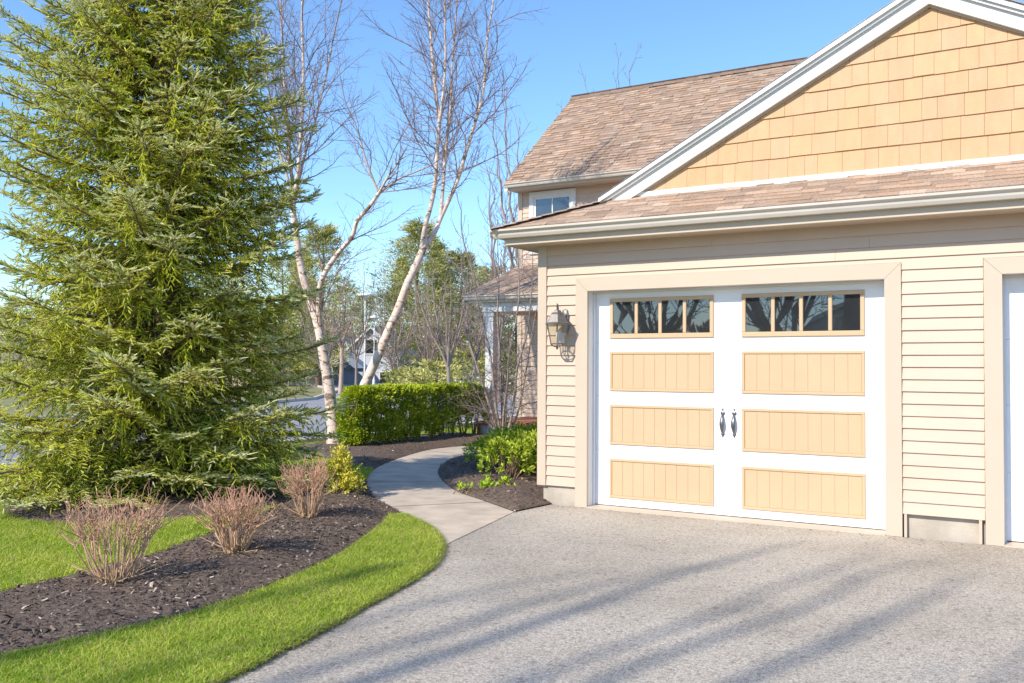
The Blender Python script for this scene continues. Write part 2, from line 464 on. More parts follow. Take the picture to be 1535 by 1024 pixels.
iA = [i for i, p in enumerate(PATH_L) if -3.15 < p[0] < -1.28]
bedA = BED_UP + [(-3.06,.36)] + [PATH_L[i] for i in iA[::-1] if PATH_L[i][1] < .36] + BED_LOW
make_bed('mulch_bed', bedA, floor=.012)
iB = [p for p in PATH_L if p[1] > 1.3 and p[0] > -5.2 and p[1] < 6.05]
bedB = iB + [(-3.4,6.07),(-3.4,7.03),(-5.9,7.03),(-6.3,7.3),(-6.6,6.2),(-6.9,5.2),(-7.05,4.2),(-6.9,3.2),(-6.3,2.6),(-5.4,2.2),(-4.6,1.6)]
make_bed('mulch_bed', bedB, floor=.012, step=.06)
bedC = [p for p in PATH_R if p[0] < -1.5 or True] 
bedC = BED_ARC[::-1] + PATH_R[1:] + [(-1.0,4.9),(-.47,4.9),(-.47,.05),(-.40,.02)]
make_bed('mulch_bed', bedC, floor=.012, base=.035)
th = np.linspace(0, 2*np.pi, 40, endpoint=False)
bedD = [(-3.75+1.25*math.cos(a)+.06*math.sin(3*a), -2.1+1.3*math.sin(a)) for a in th]
make_bed('mulch_bed', bedD, floor=.012, rise=.05)

def bed_height(x, y):
    for poly, X, z in BEDS.values():
        pass
    best = .02
    for k, (poly, X, z) in BEDS.items():
        d = (X[:, 0]-x)**2 + (X[:, 1]-y)**2; i = d.argmin()
        if d[i] < .02: best = max(best, z[i])
    return best
# several beds share the base name: keep them apart in a list
BL = []
for o in [o for o in scene.objects if o.name.startswith('mulch_bed')]:
    co = np.empty(len(o.data.vertices)*3, np.float32); o.data.vertices.foreach_get('co', co); BL.append(co.reshape(-1, 3))
def bed_z(x, y):
    best = .014
    for C in BL:
        d = (C[:, 0]-x)**2 + (C[:, 1]-y)**2; i = d.argmin()
        if d[i] < .01: best = max(best, float(C[i, 2]))
    return best

# wood chips scattered through the mulch
def chips():
    Vs = []; Cs = []; Fs = []; b = 0
    for C, n in zip(BL, (20000, 4000, 6500, 2500)):
        idx = rng.integers(0, len(C), n)
        p = C[idx] + np.column_stack([rng.uniform(-.02, .02, (n, 2)), rng.uniform(0, .006, n)])
        L = rng.lognormal(-4.6, .6, n)[:, None]; L = np.clip(L, .004, .026); Wd = L*rng.uniform(.14, .4, (n, 1))
        a = rng.uniform(0, 2*np.pi, n); el = rng.normal(0, .35, n)
        d = np.column_stack([np.cos(a)*np.cos(el), np.sin(a)*np.cos(el), np.sin(el)])
        s = np.column_stack([-np.sin(a), np.cos(a), rng.normal(0, .35, n)])
        u = np.cross(d, s); u /= np.linalg.norm(u, axis=1)[:, None]; u *= np.sign(u[:, 2:3]+1e-6)
        V = np.stack([p-d*L-s*Wd, p+d*L-s*Wd*.6, p+d*L*.9+s*Wd, p-d*L*.9+s*Wd, p+u*Wd*.8+d*L*.1], 1)
        i = b+np.arange(n)*5
        Fs.append(np.stack([np.stack([i+k, i+(k+1) % 4, i+4], 1) for k in range(4)], 1).reshape(-1, 3))
        t = rng.random(n)
        base = np.where(t[:, None] < .80, np.array([.13,.094,.070]), np.where(t[:, None] < .93, np.array([.20,.15,.115]), np.array([.50,.40,.31])))
        base = base*rng.uniform(.6, 1.5, (n, 1))
        Vs.append(V.reshape(-1, 3)); Cs.append(np.repeat(base, 5, 0)); b += 5*n
    o = mesh_obj('wood_chips', np.concatenate(Vs), np.concatenate(Fs), M['chip'], col=np.concatenate(Cs))
    tag(o, kind='stuff')
chips()

# grass ----------------------------------------------------------------------
def blades(poly, excl, dens, h, w, jitter, out):
    P = np.array(poly, float); lo = P.min(0); hi = P.max(0)
    n = int((hi-lo).prod()*dens)
    G = rng.uniform(lo, hi, (n, 2)); k = in_poly(G, P)
    for e in excl: k &= ~in_poly(G, np.array(e))
    G = G[k]; n = len(G)
    # patchy growth
    pn = np.array([mnoise.noise(Vector((x*2.2, y*2.2, 3.))) + .6*mnoise.noise(Vector((x*7, y*7, 9.))) for x, y in G])
    H = h*(1+.25*pn)*rng.uniform(.55, 1.25, n)
    a = rng.uniform(0, 2*np.pi, n); lean = rng.uniform(.4, 1.7, n)*H
    d = np.column_stack([np.cos(a), np.sin(a)])
    b2 = rng.uniform(0, 2*np.pi, n); s = np.column_stack([np.cos(b2), np.sin(b2)])*(w*rng.uniform(.6, 1.3, n)/2)[:, None]
    z0 = np.full(n, .012)
    p0 = np.column_stack([G-s, z0]); p1 = np.column_stack([G+s, z0])
    m = G+d*(lean*.35)[:, None]
    p2 = np.column_stack([m+s*.8, z0+H*.62]); p3 = np.column_stack([m-s*.8, z0+H*.62])
    tip = np.column_stack([G+d*lean[:, None], z0+H*rng.uniform(.8, 1.0, n)])
    t = np.clip(.5+.6*pn+rng.normal(0, .30, n), 0, 1)[:, None]
    c = np.array([.24,.37,.03])*(1-t)+np.array([.52,.57,.11])*t
    dry = rng.random(n) < .10
    c[dry] = np.array([.50,.40,.18])*rng.uniform(.7, 1.2, (dry.sum(), 1))
    out.append((np.stack([p0, p1, p2, p3, tip], 1), c))
out = []
def edge_blades(line, n, out):
    L = np.array(line); k = rng.integers(0, len(L)-1, n); u = rng.random((n, 1)); G = L[k]*(1-u)+L[k+1]*u
    t_ = L[k+1]-L[k]; t_ /= np.linalg.norm(t_, axis=1)[:, None]; nr = np.column_stack([t_[:, 1], -t_[:, 0]])
    wob = np.array([mnoise.noise(Vector((x*6, y*6, 4.))) for x, y in G])
    G = G+nr*(rng.normal(-.004, .012, n)+.012*wob)[:, None]
    H = .034*rng.uniform(.5, 1.3, n); d = nr*rng.uniform(-.2, 1, n)[:, None]+rng.normal(0, .5, (n, 2)); d /= np.linalg.norm(d, axis=1)[:, None]
    lean = H*rng.uniform(.6, 1.5, n); sd = np.column_stack([-d[:, 1], d[:, 0]])*.0024
    z0 = np.full(n, .004); m = G+d*(lean*.4)[:, None]
    V = np.stack([np.column_stack([G-sd, z0]), np.column_stack([G+sd, z0]), np.column_stack([m+sd*.8, z0+H*.55]), np.column_stack([m-sd*.8, z0+H*.55]), np.column_stack([G+d*lean[:, None], z0+H*rng.uniform(.4, .8, n)])], 1)
    t = rng.random((n, 1)); c = np.array([.22,.33,.03])*(1-t)+np.array([.46,.50,.12])*t
    dry = rng.random(n) < .22; c[dry] = np.array([.46,.36,.19])*rng.uniform(.6, 1.2, (dry.sum(), 1))
    out.append((V, c))
edge_blades([p for p in DR_EDGE if p[1] > -7]+[p for p in PATH_L if p[0] > -1.3 and p[1] < -1.2], 9000, out)
edge_blades([p for p in BED_LOW if p[1] > -7][::-1], 4500, out)
beds_ex = [bedA, bedB, bedD, pathp]
near = [p for p in DR_EDGE if p[1] > -7.2] + PATH_L[1:12] + BED_LOW
near = [p for p in DR_EDGE if p[1] > -7.0] + [p for p in PATH_L[1:] if p[0] > -1.25] + [p for p in BED_LOW if p[1] > -7.0]
blades(near, [bedA, pathp], 13000, .034, .0046, 0, out)
back = [p for p in BED_UP if p[1] > -7.5] + [(-3.3,.5),(-4.1,1.5),(-5,2.2),(-7.2,2.4),(-7.2,-7.5)]
blades(back, beds_ex, 7000, .042, .0055, 0, out)
blades([(-3.25,.2),(-3.1,.42),(-3.95,1.6),(-4.6,2.0),(-5.4,2.4),(-6.6,2.7),(-7.2,4.5),(-7.2,1.5),(-4,.3)], beds_ex, 5000, .045, .006, 0, out)
blades([(-7.22,2.4),(-6.7,2.8),(-7.1,4.2),(-6.9,5.2),(-6.2,7.5),(-6.1,15.8),(-7.22,15.8)], [bedB], 2500, .05, .009, 0, out)
V = np.concatenate([o[0] for o in out]); C = np.concatenate([o[1] for o in out]); n = len(V)
i = np.arange(n)*5
gv = mesh_obj('grass', V.reshape(-1, 3), [np.stack([i, i+1, i+2, i+3], 1), np.stack([i+3, i+2, i+4], 1)], M['grass'], col=np.repeat(C, 5, 0))
tag(gv, kind='stuff')

# dry leaf bits and grit blown against the edges of the drive
def litter():
    pts = []
    L = np.array([p for p in DR_EDGE if p[1] > -7]); k = rng.integers(0, len(L), 260); pts.append(L[k]+np.abs(rng.normal(0, .07, (260, 1)))*np.array([1, -.2])+rng.normal(0, .02, (260, 2)))
    pts.append(np.column_stack([rng.uniform(-.3, 3.7, 150), -.02-np.abs(rng.normal(0, .10, 150))]))
    pts.append(np.column_stack([rng.uniform(.3, 3.9, 110), rng.uniform(-5.5, -.1, 110)]))
    P = np.concatenate(pts); n = len(P); P = np.column_stack([P, np.full(n, .003)])
    Ln = np.clip(rng.lognormal(-4.9, .5, n), .003, .022)
    c = np.array([.22,.15,.095])*rng.uniform(.4, 2.0, (n, 1))
    a = rng.uniform(0, 6.283, n); D = np.column_stack([np.cos(a), np.sin(a), rng.uniform(-.05, .5, n)])
    V_, F_, C_ = leaf_cards(P, D, Ln, Ln*rng.uniform(.3, .7, n), c, face=1.5)
    V_[:, 2] = np.maximum(V_[:, 2], .002)
    tag(mesh_obj('leaf_litter', V_, F_, M['chip'], col=C_), kind='stuff')
# ------------------------------------------------------------------ the house
house = empty('house', (0, 0, 0))
tag(house, 'cream clapboard house with tan shingled roofs, gabled garage wing and front porch', 'house')

Z0C, EXPO = .19, .1005
CR = random.Random(99)
def clap(mbd, O, a, nrm, L, z0, z1, proud=.015):
    """clapboards on a wall: origin O (x,y), unit along a, outward normal nrm"""
    k = math.floor((z0-Z0C)/EXPO+1e-6); O = np.array(O); a = np.array(a); nn = np.array(nrm)
    while True:
        zb = Z0C+k*EXPO; zt = zb+EXPO; k += 1
        if zb >= z1-1e-4: break
        b = max(zb, z0); t = min(zt, z1)
        if t-b < .004: continue
        f0 = proud*(1-(b-zb)/EXPO); f1 = proud*(1-(t-zb)/EXPO)
        cuts = [0.0]; x = CR.uniform(.6, 3.4)
        while L > 1.5 and x < L-.4:
            cuts.append(x); x += CR.uniform(2.4, 3.7)
        cuts.append(L)
        for c0, c1 in zip(cuts[:-1], cuts[1:]):
            c1 -= .0016 if c1 < L else 0
            w0, w1 = CR.uniform(-.0012, .0012), CR.uniform(-.0012, .0012); h0, h1 = CR.uniform(-.0012, .0012), CR.uniform(-.0012, .0012)
            pts = []
            for (d, z, f) in ((c0,b+h0,0),(c1,b+h1,0),(c1,b+h1,f0+.002+w1),(c0,b+h0,f0+.002+w0),(c0,t,f1+.002),(c1,t,f1+.002),(c1,t,0),(c0,t,0)):
                q = O+a*d+nn*f; pts.append((q[0], q[1], z))
            mbd.add(pts, [(0,1,2,3),(3,2,5,4),(4,5,6,7),(0,3,4,7),(1,6,5,2)])

# garage front wall (sheathing at y=.03, casings at y=0)
w = MB()
for x0, x1, z0, z1 in ((-.462,-.129,.19,2.262),(-.462,7.1,2.262,2.605),(2.869,3.473,.19,2.262),(6.476,7.1,.19,2.262)):
    clap(w, (x0,.03), (1,0), (0,-1), x1-x0, z0, z1)
w.box(-.53,0-.02,.03,.15,.19,2.7); w.box(2.76,3.585,.03,.15,.19,2.7); w.box(6.36,7.18,.03,.15,.19,2.7); w.box(-.02,6.36,.03,.15,2.15,2.7)
clap(w, (-.53,.05), (0,1), (-1,0), 8.9, .19, 2.62); w.box(-.53,-.40,.15,8.95,.19,2.7)
clap(w, (7.18,.05), (0,1), (1,0), 8.9, .19, 2.62); w.box(7.05,7.18,.15,8.95,.19,2.7)
w.build('wall', M['siding'], house)
cb = MB()
cb.bevbox(-.56,-.462,.002,.045,.185,2.602,.003); cb.box(-.56,-.532,.045,.11,.185,2.602)
cb.build('corner_board', M['trim'], house)
cb = MB(); cb.bevbox(7.1,7.21,.002,.045,.185,2.602,.003); cb.build('corner_board', M['trim'], house)
fd = MB(); fd.box(-.505,-.129,.045,.3,-.1,.192); fd.box(-.505,-.3,.3,8.9,-.1,.192); fd.build('foundation', M['found'], house)
fd = MB(); fd.box(2.87,3.472,.06,.3,-.1,.192); fd.build('foundation', M['found'], house)
fd = MB(); fd.box(6.476,7.16,.045,.3,-.1,.192)
fd.build('foundation', M['found'], house)
tr = MB(); tr.box(2.882,2.902,.01,.06,.0,.188); tr.build('trim_strip', M['trim'], house)
tr = MB(); tr.box(3.43,3.452,.01,.06,.0,.188); tr.build('trim_strip', M['trim'], house)

def casing(x0, x1, ztop, cw, parent, y0=0.0, y1=.032):
    c = MB()
    c.bevbox(x0-cw, x0, y0, y1, 0.001, ztop, .002)
    c.V.pop; 
    return c
def door_casing(x0, x1):
    cw, zt = .129, 2.128
    c = MB(); y0, y1 = 0.0, .034
    # legs and head meet in mitres with a hairline gap
    g = .0012
    c.prism_y([(x0-cw,.002),(x0,.002),(x0,zt-g),(x0-cw,zt+cw-g)], y0, y1)
    c.prism_y([(x1,.002),(x1+cw,.002),(x1+cw,zt+cw-g),(x1,zt-g)], y0, y1)
    c.prism_y([(x0,zt+g),(x1,zt+g),(x1+cw,zt+cw+g),(x0-cw,zt+cw+g)], y0, y1)
    c.build('door_casing', M['trim'], house)
    j = MB()
    j.box(x0-.025,x0-.001,.034,.24,.0,2.15); j.box(x1+.001,x1+.025,.034,.24,.0,2.15)
    j.box(x0-.025,x1+.025,.034,.24,zt+.002,2.165)
    # stops against the door leaf
    j.box(x0-.001,x0+.012,.135,.176,.012,2.116); j.box(x1-.012,x1+.001,.135,.176,.012,2.116); j.box(x0-.001,x1+.001,.135,.176,2.112,2.1285)
    j.build('door_jamb', M['white'], house)
door_casing(0.0, 2.74); door_casing(3.606, 6.346)

def garage_door(X, label=None):
    d = MB(); yF = .18
    zs = [.018, .558, 1.095, 1.618, 2.125]
    for a, b in zip(zs[:-1], zs[1:]):
        d.bevbox(X+.003, X+2.737, yF, yF+.045, a+.0005, b-.0005, .003)
    d.cur = 1; d.box(X+.004, X+2.736, yF+.012, yF+.04, .02, 2.12)
    leaf = d.build('garage_door', [M['doorwhite'], M['dark']], house)
    if label: leaf['label'] = label
    rub = MB(); rub.box(X+.004, X+2.736, yF+.006, yF+.04, .0125, .0185); rub.build('weather_seal', M['dark'], leaf)
    for x0, x1 in ((.165,1.222),(1.488,2.556)):
        for z0, z1 in ((1.145,1.533),(.618,1.01),(.094,.48)):
            p = MB(); f = .026; yo = yF-.013; yi = yF-.0045
            p.bevbox(X+x0, X+x1, yo, yF-.0005, z1-f, z1, .004); p.bevbox(X+x0, X+x1, yo, yF-.0005, z0, z0+f, .004)
            p.bevbox(X+x0, X+x0+f, yo, yF-.0005, z0+f, z1-f, .004); p.bevbox(X+x1-f, X+x1, yo, yF-.0005, z0+f, z1-f, .004)
            n = 9; bw = (x1-x0-2*f)/n
            for q in range(n):
                p.bevbox(X+x0+f+q*bw+.0006, X+x0+f+(q+1)*bw-.0006, yi, yF-.0005, z0+f, z1-f, .0028)
            p.build('panel', M['panel'], leaf)
        z0, z1 = 1.662, 2.058; f = .042; wdw = MB(); yo = yF-.016
        wdw.bevbox(X+x0, X+x1, yo, yF+.0, z1-.036, z1, .005); wdw.bevbox(X+x0, X+x1, yo, yF, z0, z0+.046, .005)
        iw = (x1-x0-2*.036)
        wdw.bevbox(X+x0, X+x0+.036, yo, yF, z0+.046, z1-.036, .005); wdw.bevbox(X+x1-.036, X+x1, yo, yF, z0+.046, z1-.036, .005)
        for q in range(1, 4):
            cx = X+x0+.036+iw*q/4
            wdw.bevbox(cx-.017, cx+.017, yo, yF, z0+.046, z1-.036, .005)
        wdw.build('window_frame', M['panel'], leaf)
        g = MB()
        for q in range(4):
            a = X+x0+.036+iw*q/4; b = X+x0+.036+iw*(q+1)/4
            tl = [random.uniform(-.0012,.0012) for _ in range(4)]
            g.add([(a,yF-.004+tl[0],z0+.046),(b,yF-.004+tl[1],z0+.046),(b,yF-.004+tl[2],z1-.036),(a,yF-.004+tl[3],z1-.036)], [(0,1,2,3)])
        g.build('window_pane', M['glass'], leaf)
    for hx in (1.308, 1.416):
        h = MB(); cx = X+hx
        prof = [(.0015,1.012),(.006,1.0),(.010,.993),(.005,.987),(.0045,.981),(.013,.975),(.021,.966),(.0235,.957),(.018,.949),(.011,.945)]
        h.lathe(cx, yF-.003, [(r, z) for r, z in prof][::-1], 12, 1, .35)
        prof = [(.0015,.730),(.006,.741),(.008,.75),(.019,.764),(.0195,.770),(.011,.776)]
        h.lathe(cx, yF-.003, prof, 12, 1, .35)
        v = []; nseg = 16
        for s in range(nseg+1):
            t = s/nseg; z = .772+(.948-.772)*t
            bow = math.sin(math.pi*t)**.7
            r = .0085+.0125*math.sin(math.pi*t)**1.2
            v.append((r, z, .034*bow))
        vv = []; ff = []
        for r, z, bw in v:
            for k in range(10):
                a = 2*math.pi*k/10
                vv.append((cx+r*math.cos(a), yF-.006-bw+.55*r*math.sin(a), z))
        for s in range(nseg):
            for k in range(10):
                l = (k+1) % 10
                ff.append((s*10+k, s*10+l, s*10+10+l, s*10+10+k))
        h.add(vv, ff)
        h.build('handle', M['iron'], leaf, smooth=True)
    return leaf
garage_door(0.0, 'white sectional door with yellow panels, two windows and iron handles')
garage_door(3.606, 'white sectional door cut off by the frame')
gl.build('door_sill', M['trim'], house)
bk = MB(); bk.box(-.3,7.0,.3,.34,0,2.6); bk.build('inner_wall', M['dark'], house)

# eaves: soffit, fascia, gutter
e = MB(); e.box(-.785,7.47,-.245,.03,2.602,2.612); e.box(-.785,-.53,.03,8.6,2.602,2.612); e.build('soffit', M['trim'], house)
e = MB(); e.bevbox(-.79,7.475,-.262,-.245,2.596,2.735,.003); e.box(-.80,-.785,-.25,8.6,2.596,2.735); e.build('fascia', M['trim'], house)
def gutter_prof(y0, z):
    # K-style profile in (y,z), y0 = back (fascia face); opens upward
    return [(y0,z-.085),(y0-.062,z-.085),(y0-.078,z-.06),(y0-.084,z-.035),(y0-.112,z-.020),(y0-.114,z),(y0-.104,z+.001),(y0-.102,z-.012),(y0-.078,z-.028),(y0-.066,z-.072),(y0-.006,z-.075),(y0-.006,z),(y0,z)]
g = MB()
pr = gutter_prof(-.263, 2.748)
g.prism_x(pr, -.905, 7.6)
g.box(-.905,-.9,-.375,-.263,2.67,2.745)
pl = [(-.801-(-.263-y), z) for y, z in pr]
n = len(pl); V = [(x, -.262, z) for x, z in pl]+[(x, 8.5, z) for x, z in pl]
g.add(V, [tuple(range(n)), tuple(range(2*n-1,n-1,-1))]+[(i, n+i, n+(i+1) % n, (i+1) % n) for i in range(n)])
g.build('gutter', M['gutter'], house)

# asphalt shingles ------------------------------------------------------------
TABC = np.array([(.455,.335,.25),(.495,.37,.28),(.41,.30,.225),(.475,.34,.25),(.385,.29,.225),(.45,.345,.275),(.505,.39,.30),(.42,.30,.215)])
def shingles(O, u, v, expo, rows, ur, name, parent, tabw=(.14,.30), thick=.007, seed=1):
    """O origin, u along eave, v up-slope (unit); ur(s) -> (u0,u1) for a row at slope distance s"""
    r = random.Random(seed); O = np.array(O, float); u = np.array(u, float); v = unit(np.array(v, float)); nn = unit(np.cross(u, v))
    if nn[2] < 0: nn = -nn
    m = MB()
    for k in range(rows):
        s = k*expo; a, b = ur(s); a2, b2 = ur(s+expo)
        if b-a < .03: continue
        x = a-r.uniform(0, .3)
        while x < b:
            wd = r.uniform(*tabw); xa = max(x, a); xb = min(x+wd, b); x += wd
            if xb-xa < .01: continue
            hi = r.random() < .5
            t = thick*(1.7 if hi else .55)*r.uniform(.85, 1.15); drop = r.uniform(-.004, .004)-(0 if hi else -.018)
            xa2 = xa if xa > a else max(xa, a2) if a2 < xb else xb-.005; xb2 = xb if xb < b else min(xb, b2) if b2 > xa2 else xa2+.005
            if x-wd <= a: xa2 = a2 if a2 < xb else xb-.002
            if x >= b: xb2 = b2 if b2 > xa2 else xa2+.002
            c = TABC[r.randrange(len(TABC))]*np.array([.96,.93,.88])*r.uniform(.84, 1.14)*(1.06 if hi else .84)
            m.colour = tuple(c)
            s0 = s+drop; s1 = s+expo+.03
            P = lambda q, d, h: tuple(O+u*q+v*d+nn*h)
            m.add([P(xa,s0,-.003),P(xb,s0,-.003),P(xb,s0,t),P(xa,s0,t),P(xa2,s1,.0005),P(xb2,s1,.0005)],
                  [(0,1,2,3),(3,2,5,4),(0,3,4),(1,5,2)])
    return m.build(name, M['asphalt_shingle'], parent)
# front pent roof (shares pitch with the gable): y -.345..+.30
vp = unit(np.array([0,.495,.30]))
HX0, HX1 = -.885, .15   # hip: x at y=-.345 and at y=.10
def hip_x(s):
    y = -.345+s*vp[1]
    return HX0+(HX1-HX0)*min((y+.345)/.445, 1.45)
rf = MB(); 
pent = shingles((0,-.345,2.752), (1,0,0), vp, .0775, 8, lambda s: (hip_x(s), 7.55-max(0, s*.4)), 'roof', house, (.13,.27), .006, 3)
pent['label'] = 'tan asphalt shingles of the low skirt roof over the garage doors'
# left slope below the rake
shingles((-.9,9.0,2.755), (0,-1,0), (1.02,0,.275), .0835, 13, lambda s: (0, 9.345-(s/1.073)*.445), 'roof', house, (.13,.27), .006, 5)
# cap pieces along the hip
hc = MB(); rr = random.Random(4)
A = np.array([HX0-.005,-.355,2.760]); B = np.array([HX1,.10,3.030]); nseg = 9
dirv = unit(B-A); side = unit(np.cross(dirv, [0,0,1])); upn = np.cross(side, dirv)
for k in range(nseg):
    p = A+(B-A)*k/nseg; q = A+(B-A)*(k+1.12)/nseg
    hc.colour = tuple(TABC[rr.randrange(8)]*rr.uniform(.9, 1.1))
    t0 = upn*.016; t1 = upn*.008; sd = side*.075; dz = np.array([0,0,-.026])
    hc.add([p-sd+t0+dz, p+t0, p+sd+t0+dz, q+sd+t1+dz, q+t1, q-sd+t1+dz, p-sd+dz, p+sd+dz], [(0,1,4,5),(1,2,3,4),(0,6,7,2,1)])
hc.build('hip_cap', M['asphalt_shingle'], house)
# roof decks below the shingles (closed volume seen from the side)
rd = MB(); rd.cur = 0
rd.add([(-.89,-.345,2.745),(7.55,-.345,2.745),(7.55,.16,3.045),(HX1,.16,3.045),(HX1,.1,3.0)], [(0,1,2,3,4)])
rd.add([(-.9,-.345,2.745),(.13,.1,3.01),(.13,9,3.01),(-.9,9,2.735)], [(0,1,2,3)])
rd.build('roof_deck', M['asphalt'], house)

# gable: apex and slope of the rake
AX, SL = 3.085, .520
XL, XR = .10, 2*3.085-.10
ZO = 4.60     # outer apex
def chevron(m, top, bot, y0, y1, xl=XL, xr=XR):
    zl = ZO-SL*(AX-xl); zr = ZO-SL*(xr-AX)
    P = [(xl,zl+bot),(AX,ZO+bot),(xr,zr+bot),(xr,zr+top),(AX,ZO+top),(xl,zl+top)]
    v = [(x,y0,z) for x,z in P]+[(x,y1,z) for x,z in P]
    f = [(0,1,4,5),(1,2,3,4),(6,11,10,7),(7,10,9,8)]
    for i in range(6):
        j = (i+1) % 6; f.append((i, 6+i, 6+j, j))
    m.add(v, f)
rk = MB(); chevron(rk, -.002, -.045, .03, .075); chevron(rk, -.0465, -.072, .055, .10); chevron(rk, -.073, -.19, .085, .12, XL+.12, XR-.12)
rk.build('rake_board', M['white'], house)
rk = MB(); chevron(rk, -.17, -.176, .10, .17, XL+.2, XR-.2); chevron(rk, -.176, -.205, .125, .155, XL+.25, XR-.25); rk.build('soffit', M['trim'], house)
# main garage roof slopes behind the rake
shingles((HX1-.02,9.0,3.064), (0,-1,0), (AX-.13,0,SL*(AX-.13)), .14, 24, lambda s: (0,8.965), 'roof', house, (.13,.27), .006, 6)
shingles((XR-.03,9.0,3.065), (0,-1,0), (-(AX-.13),0,SL*(AX-.13)), .14, 24, lambda s: (0,8.985), 'roof', house, (.13,.27), .006, 7)
rd = MB(); chevron(rd, .004, -.0015, .024, .06); chevron(rd, 0, -.03, .1, 9.0); rd.build('roof_edge', M['iron'], house)
# shingle siding in the gable
cs = MB(); r = random.Random(11); zb = 3.085; ex = .186; k = 0
while True:
    z0 = zb+k*ex; z1 = z0+ex
    zt_lim = ZO-.178
    if z0 > zt_lim: break
    half0 = (zt_lim-z0)/SL; xa = AX-half0; xb = AX+half0
    x = xa-.05-r.uniform(0, .15)
    while x < xb:
        wd = r.choice((.115,.14,.155,.17,.19,.205))*r.uniform(.95, 1.05); g = .0022
        p0, p1 = x+g/2, x+wd-g/2; x += wd
        p0c, p1c = max(p0, xa), min(p1, xb)
        if p1c-p0c < .006: continue
        dz = r.uniform(-.003, .002); pr_ = .014+r.uniform(-.0015, .002)
        zt = lambda X: min(z1+.01, zt_lim-SL*abs(X-AX))
        zA, zB = zt(p0c), zt(p1c)
        if zA <= z0+.003 and zB <= z0+.003: continue
        zA = max(zA, z0+.003); zB = max(zB, z0+.003)
        q = r.uniform(.97, 1.03); cs.colour = (.59*q, .362*q*r.uniform(.98, 1.02), .195*q*r.uniform(.95, 1.05))
        pts = [(p0c,.15,z0+dz),(p1c,.15,z0+dz),(p1c,.15-pr_,z0+dz),(p0c,.15-pr_,z0+dz),(p0c,.148,zA),(p1c,.148,zB)]
        mid = None
        if p0c < AX < p1c and z1 > zt_lim-.03:
            pts.append((AX,.148,min(z1+.01, zt_lim)))
            cs.add(pts, [(0,1,2,3),(3,2,5,6,4),(0,3,4),(1,5,2)])
        else:
            cs.add(pts, [(0,1,2,3),(3,2,5,4),(0,3,4),(1,5,2)])
    k += 1
gb = cs.build('gable', M['cedar'], house); gb['label'] = 'tan wood shingle gable above the garage'
gb = MB(); gb.prism_y([(.35,3.0),(5.85,3.0),(AX,4.44)], .152, .19); gb.build('gable_backing', M['dark'], house)
ft = MB(); ft.bevbox(.42,5.75,.118,.150,3.03,3.082,.003); ft.build('gable_trim', M['white'], house)

# main block, nine metres behind ------------------------------------------------
HY = 9.0
m2 = MB()
m2.box(-6.0,8,HY+.02,HY+.2,.1,5.2)
clap(m2, (-5.95,HY+.02), (1,0), (0,-1), 13.9, .25, 5.17)
m2.box(-6.0,-5.8,HY+.2,14.5,.1,5.2); clap(m2, (-6.0,HY+.1), (0,1), (-1,0), 5.3, .25, 5.2)
m2.add([(-6.0,HY+.05,5.2),(-6.0,14.45,5.2),(-6.0,11.75,7.85)], [(0,2,1)])
mw = m2.build('wall', M['siding'], house); mw['label'] = 'clapboard wall of the tall block behind the garage'
c2 = MB(); c2.bevbox(-6.05,-5.94,HY-.012,HY+.05,.2,5.17,.003); c2.box(-6.05,-6.015,HY+.05,HY+.12,.2,5.17); c2.build('corner_board', M['trim'], house)
e = MB(); e.box(-6.1,8,8.62,HY+.03,5.165,5.175); e.build('soffit', M['trim'], house)
e = MB(); e.bevbox(-6.12,8,8.60,8.62,5.15,5.27,.003); e.build('fascia', M['trim'], house)
g = MB(); g.prism_x(gutter_prof(8.598, 5.285), -6.13, 8); g.build('gutter', M['gutter'], house)
vh = np.array([0,3.2,2.68])
shingles((0,8.55,5.285), (1,0,0), vh, .118, 36, lambda s: (-6.14,8.2), 'roof', house, (.12,.26), .016, 8)['label'] = 'steep tan shingle roof of the tall block'
vh2 = np.array([0,-3.2,2.68])
shingles((0,14.95,5.285), (1,0,0), vh2, .132, 32, lambda s: (-6.14,8.2), 'roof', house, (.3,.5), .008, 9)
rg = MB(); rr = random.Random(3)
x = -6.15
while x < 8.2:
    rg.colour = tuple(TABC[rr.randrange(8)]*.55)
    zz = 7.985; rg.add([(x,11.62,zz-.085),(x+.3,11.62,zz-.095),(x+.3,11.75,zz+.022),(x,11.75,zz+.035),(x,11.88,zz-.085),(x+.3,11.88,zz-.095)], [(0,1,2,3),(3,2,5,4)]); x += .27
rg.build('ridge_cap', M['asphalt_shingle'], house)
rb = MB()
rb.add([(-6.13,8.55,5.13),(-6.13,8.55,5.27),(-6.13,11.75,7.95),(-6.13,14.95,5.27),(-6.13,14.95,5.13),(-6.13,11.75,7.80),
        (-6.05,8.55,5.13),(-6.05,8.55,5.27),(-6.05,11.75,7.95),(-6.05,14.95,5.27),(-6.05,14.95,5.13),(-6.05,11.75,7.80)],
       [(0,5,2,1),(5,4,3,2),(6,7,8,11),(11,8,9,10),(0,6,11,5),(5,11,10,4),(1,2,8,7),(2,3,9,8),(0,1,7,6)])
rb.build('rake_board', M['white'], house)
